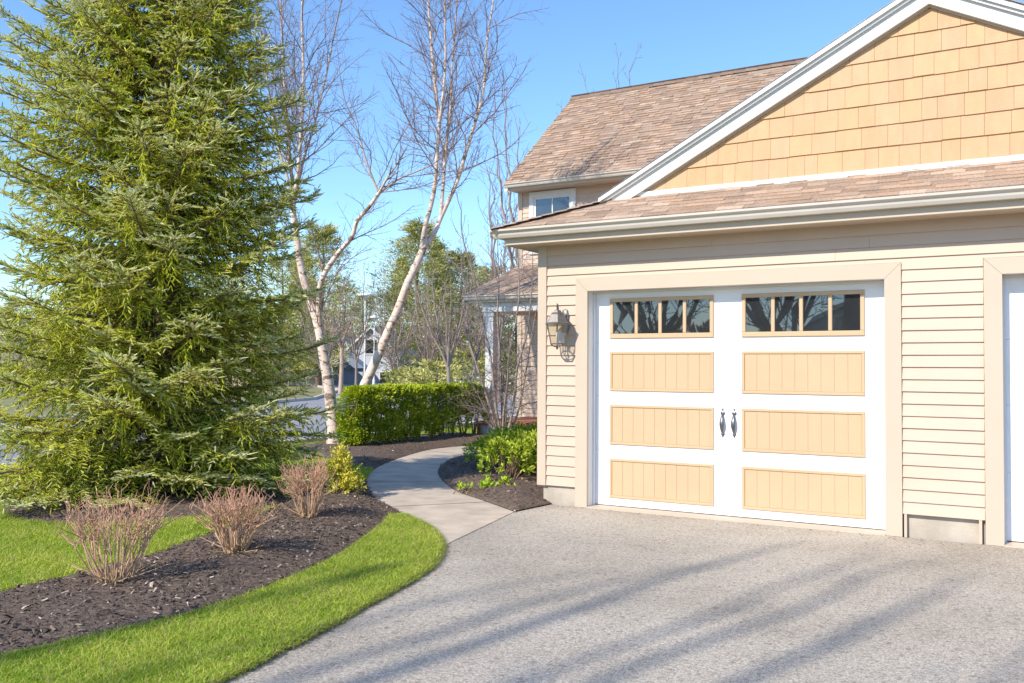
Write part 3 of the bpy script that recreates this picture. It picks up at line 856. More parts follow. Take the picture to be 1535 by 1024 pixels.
# upstairs window
wf = MB(); y0 = HY-.03
X0, X1, ZB, ZT = -5.76, -4.64, 3.9, 5.14
wf.bevbox(X0,X1,y0,HY+.03,ZT-.11,ZT,.004); wf.bevbox(X0,X0+.11,y0,HY+.03,ZB,ZT-.11,.004); wf.bevbox(X1-.11,X1,y0,HY+.03,ZB,ZT-.11,.004); wf.bevbox(X0,X1,y0,HY+.03,ZB-.1,ZB,.004)
wobj = wf.build('window', M['white'], house); wobj['label'] = 'small upstairs window under the eave'
ws = MB(); a, b = X0+.11, X1-.11; y1 = HY-.012
ws.box(a,a+.05,y1,HY+.03,ZB,ZT-.11); ws.box(b-.05,b,y1,HY+.03,ZB,ZT-.11); ws.box(a+.05,b-.05,y1,HY+.03,ZT-.165,ZT-.11); ws.box(a+.05,b-.05,y1,HY+.03,ZB,ZB+.05)
ws.box((a+b)/2-.013,(a+b)/2+.013,y1+.003,HY+.03,ZB+.05,ZT-.165); ws.box(a+.05,(a+b)/2-.013,y1+.003,HY+.03,4.50,4.525); ws.box((a+b)/2+.013,b-.05,y1+.003,HY+.03,4.50,4.525)
ws.build('window_sash', M['white'], wobj)
wp = MB(); wp.add([(a+.05,HY,ZB+.05),(b-.05,HY,ZB+.05),(b-.05,HY,ZT-.165),(a+.05,HY,ZT-.165)], [(0,1,2,3)]); wp.build('window_pane', M['glass'], wobj)
# porch
pf = MB(); pf.box(-5.77,.0,7.06,HY,.0,.235); pf.build('porch_base', M['white'], house)
pf = MB(); pf.bevbox(-5.80,.0,7.0,HY,.236,.315,.006); pf.box(-5.80,-5.74,7.02,7.055,.0,.235); pf.build('porch_floor', M['brick'], house)
for cx in (-5.58, -2.6):
    pc = MB(); pc.bevbox(cx-.09,cx+.09,7.1,7.28,.43,2.45,.006); pc.bevbox(cx-.115,cx+.115,7.075,7.305,.316,.43,.006); pc.bevbox(cx-.115,cx+.115,7.075,7.305,2.36,2.45,.006)
    pc.build('porch_column', M['white'], house)
pb = MB(); pb.bevbox(-5.72,.0,7.05,7.33,2.45,2.63,.004); pb.box(-5.72,-5.5,7.33,HY,2.45,2.63); pb.box(-5.95,0,6.95,HY,2.632,2.65); pb.build('porch_beam', M['white'], house)
pg = MB(); pg.prism_x(gutter_prof(6.94, 2.765), -6.03, 0); pg.bevbox(-6.0,0,6.94,6.955,2.63,2.74,.003); pg.build('gutter', M['gutter'], house)
shingles((0,6.88,2.77), (1,0,0), (0,2.1,.80), .132, 17, lambda s: (-6.04,0.0), 'porch_roof', house, (.16,.34), .009, 12)
pr_ = MB(); pr_.add([(-6.04,6.9,2.74),(-6.04,HY,3.545),(-6.04,HY,3.42),(-6.04,6.9,2.63),(-5.99,6.9,2.74),(-5.99,HY,3.545),(-5.99,HY,3.42),(-5.99,6.9,2.63)], [(0,3,2,1),(4,5,6,7),(0,1,5,4),(3,7,6,2)]); pr_.build('rake_board', M['white'], house)

# ------------------------------------------------------------------ wall lantern
LX, LY = -.262, -.135
lan = empty('wall_lantern', (LX, LY, 1.6))
tag(lan, 'pewter coach lantern with clear glass on the siding beside the garage door', 'lantern')
b = MB(); b.lathe(LX+.012, .012, [(.001,1.70),(.03,1.715),(.042,1.76),(.042,1.90),(.03,1.945),(.001,1.96)], 14, 1, .45); b.build('back_plate', M['pewter'], lan, smooth=True)
arm = []
pts = [(LX+.012,.0,1.86),(LX+.01,-.05,1.84),(LX+.005,-.105,1.90),(LX,-.12,1.965),(LX,-.128,1.99),(LX,-.136,2.0),(LX,-.146,1.985),(LX,-.135,1.955),(LX,LY,1.93)]
P = resample(pts, .012); Vt, Ft, _ = tubes([(P, np.full(len(P), .0075))], 7); mesh_obj('arm', Vt, Ft, M['pewter'], lan, smooth=True)
def sq(m, cx, cy, secs, n=4, rot=math.pi/4):
    v = []; f = []
    for r, z in secs:
        for k in range(n):
            a = rot+2*math.pi*k/n; v.append((cx+r*math.cos(a), cy+r*math.sin(a), z))
    for i in range(len(secs)-1):
        for k in range(n):
            l = (k+1) % n; f.append((i*n+k, i*n+l, i*n+n+l, i*n+n+k))
    f.append(tuple(range(n-1,-1,-1))); f.append(tuple((len(secs)-1)*n+k for k in range(n)))
    m.add(v, f)
c = MB(); sq(c, LX, LY, [(.130,1.797),(.134,1.803),(.134,1.812),(.118,1.818),(.078,1.895),(.066,1.903),(.066,1.912),(.048,1.916),(.040,1.935),(.012,1.945)], 6, 0); c.build('cap', M['pewter'], lan)
gl_ = MB(); sq(gl_, LX, LY, [(.072,1.613),(.112,1.797)], 6, 0); gl_.F = gl_.F[:6]; gl_.M = gl_.M[:6]; gl_.build('glass', M['lampglass'], lan)
fr = MB(); bars = []
for k in range(6):
    a = 2*math.pi*k/6
    bars.append((np.array([(LX+.073*math.cos(a),LY+.073*math.sin(a),1.61),(LX+.093*math.cos(a),LY+.093*math.sin(a),1.705),(LX+.114*math.cos(a),LY+.114*math.sin(a),1.80)]), np.full(3,.005)))
for k in range(6):
    a = 2*math.pi*k/6
    bars.append((np.array([(LX+.076*math.cos(a),LY+.076*math.sin(a),1.606),(LX+.045*math.cos(a),LY+.045*math.sin(a),1.583),(LX,LY,1.572)]), np.full(3,.004)))
Vt, Ft, _ = tubes(bars, 5)
fr.add([tuple(v) for v in Vt], [tuple(f) for f in Ft[0]])
sq(fr, LX, LY, [(.072,1.600),(.080,1.602),(.080,1.612),(.072,1.614)], 6, 0); fr.F = fr.F[:-2]; fr.M = fr.M[:-2]
fr.lathe(LX, LY, [(.002,1.548),(.010,1.556),(.012,1.566),(.006,1.576),(.012,1.58),(.004,1.584)], 10)
fr.build('frame', M['pewter'], lan)
bu = MB(); bu.lathe(LX, LY, [(.006,1.60),(.006,1.66),(.011,1.67),(.016,1.70),(.016,1.72),(.009,1.75),(.002,1.755)], 10); bu.build('bulb', M['white'], lan, smooth=True)

# ------------------------------------------------------------------ plants
def leaf_cards(P, D, L, Wd, cols, fold=.25, face=.75):
    """one folded two-quad leaf at each P along D"""
    n = len(P); D = D/(np.linalg.norm(D, axis=1)[:, None]+1e-9)
    ref = rng.normal(0, .55, (n, 3))-np.array(SUN)*face*1.3; S = np.cross(D, ref); S /= np.linalg.norm(S, axis=1)[:, None]+1e-9
    Nn = np.cross(S, D)
    L = np.broadcast_to(np.asarray(L), (n,))[:, None]; Wd = np.broadcast_to(np.asarray(Wd), (n,))[:, None]
    a = P; tip = P+D*L+Nn*L*.06; m = P+D*L*.55-Nn*Wd*fold*.5
    l = P+D*L*.5+S*Wd/2+Nn*Wd*fold; r_ = P+D*L*.5-S*Wd/2+Nn*Wd*fold
    V = np.stack([a, l, tip, m, r_], 1).reshape(-1, 3)
    i = np.arange(n)*5
    F = np.concatenate([np.stack([i, i+3, i+2, i+1], 1), np.stack([i, i+4, i+2, i+3], 1)])
    return V, F, np.repeat(cols, 5, 0)

litter()
# --- spruce -----------------------------------------------------------------
SB = np.array([-3.92, -1.86, 0.0])
spruce = empty('spruce_tree', tuple(SB))
tag(spruce, 'tall full spruce with drooping green boughs and pale silvery tips on the lawn', 'tree')
zt = np.linspace(-.05, 10.9, 24)
TP = np.column_stack([SB[0]+.05*np.sin(zt*.8), SB[1]+.04*np.cos(zt*.7), zt]); TR = .145*(1-zt/11.2)**.85+.008; TR[0] = .20; TR[1] = .15
Vt, Ft, _ = tubes([(TP, TR)], 12); mesh_obj('trunk', Vt, Ft, M['bark'], spruce, smooth=True)
def crown_r(z): return max(.12, 1.66+.12*z if z < .8 else 1.86-.128*z if z < 3.9 else 1.36-.26*(z-3.9) if z < 6 else .814-.165*(z-6))
sh_p = []; sh_d = []; sh_l = []; sh_c = []; wood = []
R = random.Random(21)
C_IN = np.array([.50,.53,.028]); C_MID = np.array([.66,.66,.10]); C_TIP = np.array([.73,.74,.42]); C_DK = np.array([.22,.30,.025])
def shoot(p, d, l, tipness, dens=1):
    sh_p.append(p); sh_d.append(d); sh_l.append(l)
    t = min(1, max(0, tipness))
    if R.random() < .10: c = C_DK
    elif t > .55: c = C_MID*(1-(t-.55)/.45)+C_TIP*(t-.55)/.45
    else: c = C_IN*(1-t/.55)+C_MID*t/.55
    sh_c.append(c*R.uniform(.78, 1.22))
z = .22
while z < 10.7:
    hi = z > 6.2
    nb = 9 if not hi else 6
    a0 = R.uniform(0, 6.28)
    for bi in range(nb):
        az = a0+6.283*bi/nb+R.uniform(-.35, .35); zb = z+R.uniform(-.12, .12)
        vig = R.uniform(.74, 1.08)
        L = crown_r(zb)*vig*(1+.22*max(0., -math.cos(az-.534)))*(1-(.30*max(0., math.cos(az+.35)-.55)/.45 if zb < 2.3 else 0))
        ca, sa = math.cos(az), math.sin(az); rad = np.array([ca, sa, 0.]); tan = np.array([-sa, ca, 0.])
        f = min(1, zb/6.0)
        aa = -.42*(1-f)+.18*f+R.uniform(-.08, .08); bb = .34*(1-f)+.16*f+R.uniform(-.05, .08)
        if zb < .8: aa = -.05+R.uniform(-.1, .05)-.12*zb; bb = .02
        wv = R.uniform(-.12, .12)
        npt = 12; T = np.linspace(0, 1, npt)
        bp = SB+np.array([0, 0, zb])+np.outer(T*L, rad)+np.outer(wv*L*T*T, tan)+np.outer(L*(aa*T+bb*T*T), [0, 0, 1])
        bp[:, 2] = np.maximum(bp[:, 2], .10+.06*T)
        rb_ = (.006+.011*L)*(1-T)+.003
        wood.append((bp, rb_))
        def at(t):
            q = t*(npt-1); i = min(int(q), npt-2); return bp[i]+(bp[i+1]-bp[i])*(q-i), unit(bp[i+1]-bp[i])
        t = .16 if not hi else .3; step = (.062 if not hi else .11)/L; sgn = 1
        while t < 1.0:
            p, d = at(t); lat = unit(np.cross(d, [0, 0, 1])); upv = np.cross(lat, d)
            for s_ in (1, -1):
                if R.random() < .12: continue
                tl = (min(.55, .36*(1-t)*L+.17))*R.uniform(.6, 1.15)
                if t < .35: tl *= .75
                ang = R.uniform(.75, 1.1); el = R.uniform(-.55, .25)*(1-t)+R.uniform(-.1, .55)*t-.25*(1-t)
                td = unit(d*math.cos(ang)+lat*s_*math.sin(ang)+upv*el)
                ns = max(2, int(tl/(.040 if not hi else .08)))
                droop = (R.uniform(.35, 1.1)*(1-t)+R.uniform(-.12, .22)*t)*tl
                tp = []
                for q in range(ns+1):
                    u = q/ns; tp.append(p+td*tl*u+np.array([0, 0, -droop*u*u]))
                tp = np.array(tp); wood.append((np.array([tp[0], (tp[0]+tp[-1])/2+np.array([0,0,droop*.22]), tp[-1]]), np.array([.004,.003,.002])))
                l2 = unit(np.cross(td, [0, 0, 1])); tipn0 = (t-.34)*1.05+R.uniform(-.2, .2)
                for q in range(1, ns+1):
                    u = q/ns; loc = tp[q]; dd = unit(tp[q]-tp[q-1])
                    tn = tipn0+.35*u+R.uniform(-.12, .12)
                    sl_ = R.uniform(.046, .080)*(1.0 if not hi else 1.35)
                    for s2 in (1, -1):
                        if q == ns and s2 < 0: continue
                        if q < ns and R.random() < .12: continue
                        an = R.uniform(.7, 1.1) if q < ns else R.uniform(-.15, .15)
                        sd_ = unit(dd*math.cos(an)+l2*s2*math.sin(an)+np.array([R.gauss(0, .2), R.gauss(0, .2), R.gauss(0, .2)])+np.array([0, 0, R.uniform(-.45, .25)*(1.1-t)+R.uniform(.0, .75)*max(0, t-.25)])+rad*.25*t)
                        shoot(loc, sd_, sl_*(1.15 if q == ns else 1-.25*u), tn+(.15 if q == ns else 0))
            # hanging twigs below the bough
            if R.random() < (.7 if .3 < t < .85 else .15) and zb > .5:
                hl = R.uniform(.12, .36)*(1.2-t*.5); hd = unit(np.array([R.uniform(-.25, .25), R.uniform(-.25, .25), -1.])+d*.35)
                ns = max(2, int(hl/.055))
                for q in range(1, ns+1):
                    loc = p+hd*hl*q/ns
                    for s2 in (1, -1):
                        sd_ = unit(hd+np.array([R.gauss(0, .5), R.gauss(0, .5), R.gauss(0, .2)])+lat*s2*.25)
                        shoot(loc, sd_, R.uniform(.055, .085), R.uniform(-.1, .35))
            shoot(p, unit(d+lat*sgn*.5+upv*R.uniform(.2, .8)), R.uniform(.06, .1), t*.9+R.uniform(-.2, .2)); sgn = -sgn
            t += step
        p, d = at(.999)
        lat = unit(np.cross(d, [0, 0, 1]))
        for q in range(5):
            shoot(p-d*.02*q, unit(d+lat*((q % 2)*2-1)*(.0 if q == 0 else .7)+np.array([0, 0, .15])), R.uniform(.07, .11), 1.0)
    z += R.uniform(.17, .235) if z < 6.2 else .36
# leader
for q in range(60):
    zz = 9.6+1.25*q/60; shoot(np.array([SB[0], SB[1], zz]), unit(np.array([R.uniform(-1, 1), R.uniform(-1, 1), .8])), .1, .7)
sh_p = np.array(sh_p); sh_d = np.array(sh_d); sh_l = np.array(sh_l); sh_c = np.array(sh_c)
keep = sh_p[:, 2] > .05
sh_p, sh_d, sh_l, sh_c = sh_p[keep], sh_d[keep], sh_l[keep], sh_c[keep]
def needles(p, d, l, c, n, nl, nw):
    S = len(p)
    ref = np.where(np.abs(d[:, 2:3]) > .9, np.array([1., 0, 0]), np.array([0, 0, 1.])); u = np.cross(d, ref); u /= np.linalg.norm(u, axis=1)[:, None]; w_ = np.cross(u, d)
    s = (np.arange(n)+.5)/n; s = s[None, :]+rng.uniform(-.5/n, .5/n, (S, n))
    ph = rng.uniform(0, 2*np.pi, (S, n))
    rad = u[:, None, :]*np.cos(ph)[..., None]+w_[:, None, :]*np.sin(ph)[..., None]
    lean = np.where(s > .84, .45, 1.08)[..., None]
    base = p[:, None, :]+d[:, None, :]*(s*l[:, None])[..., None]
    nd = d[:, None, :]*np.cos(lean)+rad*np.sin(lean)
    tip = base+nd*(nl*rng.uniform(.75, 1.15, (S, n)))[..., None]
    sd = np.cross(np.broadcast_to(d[:, None, :], rad.shape), rad)*nw/2
    V = np.stack([base-sd, base+sd, tip], 2).reshape(-1, 3)
    F = np.arange(S*n*3).reshape(-1, 3)
    cc = np.repeat(c, n*3, 0)*np.repeat(rng.uniform(.85, 1.15, S*n), 3)[:, None]
    return V, F, cc
lowm = sh_p[:, 2] < 6.0
toc = np.array([.785, -.62]); facing = (sh_p[:, :2]-SB[:2])@toc
nearm = lowm & (facing > -.35); backm = lowm & ~nearm
V1a, F1a, C1a = needles(sh_p[nearm], sh_d[nearm], sh_l[nearm], sh_c[nearm], 44, .0150, .0031)
V1b, F1b, C1b = needles(sh_p[backm], sh_d[backm], sh_l[backm], sh_c[backm], 16, .020, .0085)
V1 = np.concatenate([V1a, V1b]); F1 = np.concatenate([F1a, F1b+len(V1a)]); C1 = np.concatenate([C1a, C1b])
del V1a, V1b, F1a, F1b, C1a, C1b
V2, F2, C2 = needles(sh_p[~lowm], sh_d[~lowm], sh_l[~lowm], sh_c[~lowm], 9, .022, .011)
# a slim green stem through each shoot
stems_ = [(np.array([p, p+d*l*.3, p+d*l*.8, p+d*l*1.02]), np.array([.0038, .0048, .0042, .0020])) for p, d, l in zip(sh_p[lowm], sh_d[lowm], sh_l[lowm])]
V3, F3, _ = tubes(stems_, 5); C3 = np.repeat(sh_c[lowm], 20, 0)
Vn = np.concatenate([V1, V2, V3]); 
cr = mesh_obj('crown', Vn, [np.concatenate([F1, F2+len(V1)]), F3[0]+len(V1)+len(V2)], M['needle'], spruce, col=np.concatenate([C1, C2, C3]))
Vt, Ft, Rv = tubes([w_ for w_ in wood], 4); mesh_obj('branches', Vt, Ft, M['bark'], spruce, smooth=True)
del Vn, V1, V2, V3, C1, C2, C3, sh_p, sh_d, sh_l, sh_c, stems_, wood

# --- bare trees --------------------------------------------------------------
def bare_branches(stems, rnd, gap, l0, start=.12, lv=3, ang=(.55,.95), upb=.35, taper=.5, minr=.0016, twig_gap=.16, flat_droop=0.0, sub=.42, l_end=.35):
    """side branches for stems [(points, radii)]; returns list of polylines"""
    out = []
    def grow(p, d, L, r0, level):
        n = 7 if level == 1 else 5 if level == 2 else 4
        pts = [p]; dd = d; st = L/(n-1)
        for k in range(n-1):
            w_ = np.array([rnd.gauss(0, 1), rnd.gauss(0, 1), rnd.gauss(0, 1)])*.13
            dd = unit(dd+w_+np.array([0, 0, upb*.28-flat_droop*(k/n)])); pts.append(pts[-1]+dd*st)
        pts = np.array(pts); rr = np.linspace(r0, max(minr*.7, r0*.35), n); out.append((pts, rr))
        if level >= lv: return
        g = twig_gap*(1 if level == 1 else .75); s = g*rnd.uniform(.6, 1.3)
        while s < L*.97:
            q = s/st; i = min(int(q), n-2); pp = pts[i]+(pts[i+1]-pts[i])*(q-i); td = unit(pts[i+1]-pts[i])
            rot = np.cross(td, np.array([rnd.gauss(0, 1), rnd.gauss(0, 1), rnd.gauss(0, 1)])); rot = unit(rot)
            a = rnd.uniform(*ang); nd = unit(td*math.cos(a)+rot*math.sin(a)+np.array([0, 0, .12]))
            ll = L*sub*(1.15-.75*s/L)*rnd.uniform(.6, 1.25)
            if ll > .05: grow(pp, nd, ll, max(minr, np.interp(s, np.linspace(0, L, n), rr)*.6), level+1)
            s += g*rnd.uniform(.6, 1.5)
    for pts, rad in stems:
        seg = np.linalg.norm(np.diff(pts, axis=0), axis=1); cum = np.concatenate([[0], np.cumsum(seg)]); T = cum[-1]
        s = T*start; az = rnd.uniform(0, 6.28)
        while s < T:
            i = min(np.searchsorted(cum, s)-1, len(pts)-2); i = max(i, 0)
            u = (s-cum[i])/seg[i]; p = pts[i]+(pts[i+1]-pts[i])*u; d = unit(pts[i+1]-pts[i]); r0 = np.interp(s, cum, rad)
            az += 2.4+rnd.uniform(-.5, .5)
            ref = unit(np.cross(d, [0, 1, .1])); ref2 = np.cross(d, ref)
            side = ref*math.cos(az)+ref2*math.sin(az); a = rnd.uniform(*ang)
            nd = unit(d*math.cos(a)+side*math.sin(a)+np.array([0, 0, upb]))
            L = l0*(1-(1-l_end)*s/T)*rnd.uniform(.55, 1.2)
            grow(p, nd, L, min(r0*.5, .0035+.0055*L) if minr < .004 else min(r0*.5, .007+.008*L), 1)
            s += gap*rnd.uniform(.6, 1.5)
        grow(pts[-1], unit(pts[-1]-pts[-2]), l0*.5, rad[-1], 1)
    return out
def tree_cols(Rv, thick, thin, r_a, r_b):
    t = np.clip((Rv-r_b)/(r_a-r_b), 0, 1)[:, None]; return thin*(1-t)+thick*t
def bare_tree(name, label, cat, stems, branches, mat, thick, thin, ra, rb, sides=8, group=None, loc=None):
    root = empty(name, tuple(loc if loc is not None else stems[0][0][0])); tag(root, label, cat, group)
    V_, F_, Rv = tubes(stems, sides); mesh_obj('trunk', V_, F_, mat, root, col=tree_cols(Rv, thick, thin, ra, rb), smooth=True)
    V_, F_, Rv = tubes(branches, 4); mesh_obj('crown', V_, F_, mat, root, col=tree_cols(Rv, thick, thin, ra, rb), smooth=True)
    return root
def stem(pts, r0, r1, step=.14, wob=.0, rnd=None, power=1.0):
    P = resample(pts, step)
    if wob and rnd:
        P = P+np.array([[mnoise.noise(Vector((p[2]*1.3, p[0], k)))*wob for k in (1., 7., 13.)] for p in P])*np.linspace(.2, 1, len(P))[:, None]
    r = r0+(r1-r0)*np.linspace(0, 1, len(P))**power
    return (P, r)
BW = np.array([.82,.69,.59]); BT = np.array([.27,.20,.18])
rb1 = random.Random(31)
bl_main = stem([(-6.39,3.56,-.02),(-6.44,3.51,.69),(-6.51,3.44,1.36),(-6.58,3.38,1.91),(-6.72,3.28,2.47),(-6.87,3.17,3.14),(-6.94,3.11,3.8),(-6.94,3.09,4.31)], .128, .044, .1, .05, rb1, .6)
bl_main[1][:3] *= np.array([1.4, 1.2, 1.08])
bl = [bl_main,
 stem([(-6.94,3.09,4.25),(-7.09,3.12,5.07),(-7.25,3.14,6.25),(-7.36,3.17,7.63),(-7.48,3.21,8.71),(-7.5,3.3,10.0)], .030, .006, .2, .06, rb1),
 stem([(-6.93,3.1,4.1),(-6.76,3.03,4.85),(-6.61,2.94,6.1),(-6.52,2.81,7.33),(-6.38,2.72,8.14),(-6.3,2.7,9.6)], .033, .006, .2, .06, rb1),
 stem([(-6.94,3.1,3.98),(-6.91,3.28,4.84),(-6.88,3.47,5.39),(-6.79,3.67,6.33),(-6.69,3.88,7.51),(-6.65,4.06,8.51)], .026, .006, .2, .06, rb1),
 stem([(-6.94,3.09,4.2),(-7.0,2.8,4.98),(-7.01,2.53,6.02),(-6.97,2.29,7.02),(-6.95,2.1,8.0)], .022, .005, .2, .05, rb1),
 stem([(-6.58,3.38,1.88),(-6.53,3.28,2.46),(-6.4,3.23,2.83),(-6.13,3.26,3.2),(-5.85,3.3,3.46),(-5.71,3.26,3.71),(-5.49,3.27,3.91),(-5.27,3.27,4.13)], .052, .028, .1, .03, rb1),
 stem([(-5.27,3.27,4.13),(-5.31,3.17,4.33),(-5.37,3.05,4.64),(-5.47,2.91,5.2),(-5.55,2.78,5.49),(-5.6,2.67,5.95)], .019, .005, .12, .02, rb1),
 stem([(-5.30,3.27,4.10),(-4.92,3.28,4.31),(-4.58,3.29,4.4),(-4.23,3.3,4.5),(-3.9,3.35,4.75)], .019, .005, .12, .02, rb1)]
br_ = bare_branches(bl[1:], rb1, .165, 1.8, .05, 3, (.6,1.05), .12, twig_gap=.125, minr=.0012)+bare_branches([bl[0]], rb1, .5, 1.3, .5, 3, twig_gap=.16)
bare_tree('birch_tree', 'pale barked bare birch with upright trunk half hidden behind the spruce', 'tree', bl, br_, M['birch'], BW, BT, .022, .006, 9)
rb2 = random.Random(57)
br = [stem([(-7.03,4.42,-.05),(-6.84,4.52,.53),(-6.64,4.62,1.06),(-6.42,4.73,1.6),(-6.19,4.85,2.2),(-6.0,4.94,2.75),(-5.82,5.03,3.21),(-5.72,5.09,3.49)], .100, .064, .1, .03, rb2),
 stem([(-5.76,5.07,3.42),(-5.65,5.04,3.86),(-5.48,5.05,4.44),(-5.38,5.02,5.19),(-5.31,4.96,5.71),(-5.32,4.87,6.17),(-5.34,4.76,6.84),(-5.35,4.66,7.75),(-5.32,4.57,8.64),(-5.3,4.5,9.8)], .044, .007, .15, .02, rb2),
 stem([(-5.30,4.94,5.6),(-5.16,4.84,6.01),(-5.04,4.75,6.59),(-4.96,4.61,7.65),(-4.85,4.51,8.51),(-4.8,4.5,9.6)], .026, .006, .2, .03, rb2),
 stem([(-5.74,5.09,3.44),(-5.59,5.27,3.81),(-5.56,5.39,4.07),(-5.41,5.58,4.6),(-5.36,5.72,4.94),(-5.21,5.9,5.76),(-5.1,6.06,6.45),(-5.08,6.15,7.41),(-5.02,6.28,8.25),(-4.97,6.39,9.6)], .046, .007, .15, .02, rb2),
 stem([(-5.56,5.39,4.05),(-5.53,5.41,4.63),(-5.46,5.44,5.53),(-5.41,5.47,6.15),(-5.4,5.47,6.86),(-5.33,5.5,7.8),(-5.27,5.53,9.0)], .034, .006, .15, .02, rb2)]
br_ = bare_branches(br[1:], rb2, .165, 2.1, .17, 3, (.6,1.05), .14, twig_gap=.125, minr=.0012)+bare_branches([br[0]], rb2, .6, 1.2, .35, 3, twig_gap=.16)
bare_tree('birch_tree', 'leaning white birch with forked bare stems rising behind the clipped hedge', 'tree', br, br_, M['birch'], BW, BT, .022, .006, 9)
# small ornamental tree in front of the porch
rs = random.Random(77)
ST = [[(-4.83,6.31,0),(-5.02,6.33,.51),(-5.25,6.32,1.12),(-5.48,6.3,1.75),(-5.65,6.33,2.38)],
 [(-4.81,6.33,0),(-4.86,6.18,.64),(-4.88,6.05,1.5),(-4.95,5.9,2.1),(-5.03,5.73,2.7),(-5.06,5.6,3.41)],
 [(-4.79,6.34,0),(-4.82,6.34,.76),(-4.86,6.34,1.5),(-4.92,6.32,2.36),(-4.91,6.35,3.11),(-4.95,6.35,3.86)],
 [(-4.77,6.35,0),(-4.79,6.43,.76),(-4.76,6.53,1.75),(-4.7,6.66,2.38),(-4.71,6.75,3.26),(-4.81,6.77,4.03)],
 [(-4.75,6.36,0),(-4.6,6.36,.64),(-4.48,6.33,1.38),(-4.3,6.35,1.99),(-4.19,6.32,2.83),(-4.12,6.27,3.55)],
 [(-4.72,6.38,0),(-4.6,6.52,.51),(-4.49,6.65,1.25),(-4.42,6.75,2.0),(-4.36,6.85,2.63)],
 [(-4.83,6.31,0),(-4.9,6.06,.46),(-5.01,5.79,.89),(-5.1,5.53,1.31)],
 [(-4.80,6.32,0),(-4.70,6.2,.6),(-4.55,6.1,1.2),(-4.45,6.0,1.9)]]
stt = [stem(s, .032*(1 if k < 5 else .7), .006, .12, .05, rs) for k, s in enumerate(ST)]
br_ = bare_branches(stt, rs, .15, 1.15, .14, 3, (.85,1.3), .04, twig_gap=.12, minr=.0024)
bare_tree('ornamental_tree', 'small grey multi-stemmed bare tree in front of the porch column', 'tree', stt, br_, M['twig'], np.array([.40,.35,.30]), np.array([.24,.19,.165]), .02, .004, 6)

# --- bare twiggy shrubs in the mulch -----------------------------------------
def stalk_shrub(x, y, h, w_, n, seed, label):
    r = random.Random(seed); z0 = bed_z(x, y)-.02
    root = empty('bare_shrub', (x, y, z0)); tag(root, label, 'shrub', 'cut-back bare shrubs in the mulch bed')
    P = []; tipc = []
    for k in range(n):
        a = r.uniform(0, 6.283); rr = w_/2*math.sqrt(r.random())
        br0 = .07*math.sqrt(r.random()); b0 = np.array([x+br0*math.cos(a)*w_/.5, y+br0*math.sin(a)*w_/.5, z0])
        top = np.array([x+rr*math.cos(a), y+rr*math.sin(a), z0+h*r.uniform(.72, 1.0)*(1-.28*(rr/(w_/2))**2)])
        mid = b0+(top-b0)*.45+np.array([math.cos(a), math.sin(a), 0])*rr*.12+np.array([r.uniform(-.02, .02), r.uniform(-.02, .02), 0])
        fork = b0+(top-b0)*r.uniform(.5, .68)+np.array([r.uniform(-.015, .015), r.uniform(-.015, .015), 0])
        c = resample([b0, mid*.6+fork*.4*1+ (b0-b0), fork], .05) if False else np.array([b0, b0*.5+mid*.5+np.array([r.uniform(-.008,.008), r.uniform(-.008,.008), 0]), mid*.4+fork*.6, fork])
        r0 = r.uniform(.0030, .0062)
        P.append((c, np.array([r0, r0*.9, r0*.8, r0*.7])))
        for q in range(r.randint(2, 4)):
            t2 = top+np.array([r.gauss(0, .05), r.gauss(0, .05), r.uniform(-.10, .04)])
            m_ = fork*.5+t2*.5+np.array([r.gauss(0, .012), r.gauss(0, .012), 0])
            P.append((np.array([fork, fork*.6+m_*.4+np.array([r.gauss(0, .008), r.gauss(0, .008), 0]), m_, t2]), np.array([r0*.62, r0*.58, r0*.5, r0*.38])))
            for s in range(r.randint(1, 3)):
                u = r.uniform(.3, .9); b1 = m_*(1-u)+t2*u if u > .5 else fork*(1-u)+m_*u
                e1 = b1+np.array([r.gauss(0, .032), r.gauss(0, .032), r.uniform(.01, .08)])
                P.append((np.array([b1, b1*.5+e1*.5+np.array([r.gauss(0, .005), r.gauss(0, .005), 0]), e1]), np.array([r0*.42, r0*.36, r0*.28])))
    for k in range(int(n*.25)):
        a = r.uniform(0, 6.283); L = w_*.5*r.uniform(.5, 1.1); b0 = np.array([x+.03*math.cos(a), y+.03*math.sin(a), z0+.02])
        e1 = b0+np.array([math.cos(a)*L, math.sin(a)*L, r.uniform(.05, .25)*L*2]); P.append((np.array([b0, b0*.6+e1*.4+[0,0,-.01], e1]), np.array([.0035,.003,.002])))
    V_, F_, Rv = tubes(P, 5)
    hh = np.clip((V_[:, 2]-z0)/h, 0, 1)[:, None]
    lowc = np.array([.52,.365,.22]); hic = np.array([.64,.355,.235])
    c = lowc*(1-hh)+hic*hh
    mesh_obj('stems', V_, F_, M['twig'], root, col=c*(1+.25*np.array([mnoise.noise(Vector(v)*40) for v in V_])[:, None]), smooth=True)
    # old stumps at the base
    S_ = [(np.array([(x+r.gauss(0, .035), y+r.gauss(0, .035), z0-.01)]*2)+np.array([[0, 0, 0], [r.gauss(0, .02), r.gauss(0, .02), .06]]), np.array([.014,.009])) for _ in range(12)]
    V_, F_, Rv = tubes(S_, 6); mesh_obj('stump', V_, F_, M['twig'], root, col=np.tile(np.array([.40,.28,.15]), (len(V_), 1)))
stalk_shrub(-.88, -4.60, .60, .64, 50, 3, 'pinkish bare shrub with the tallest widest spread, nearest in the mulch bed')
stalk_shrub(-.93, -3.62, .48, .53, 64, 5, 'pinkish bare shrub in the middle of the three in the mulch')
stalk_shrub(-1.55, -2.23, .55, .47, 56, 9, 'pinkish bare shrub beside the yellow-leaved bush in the mulch')

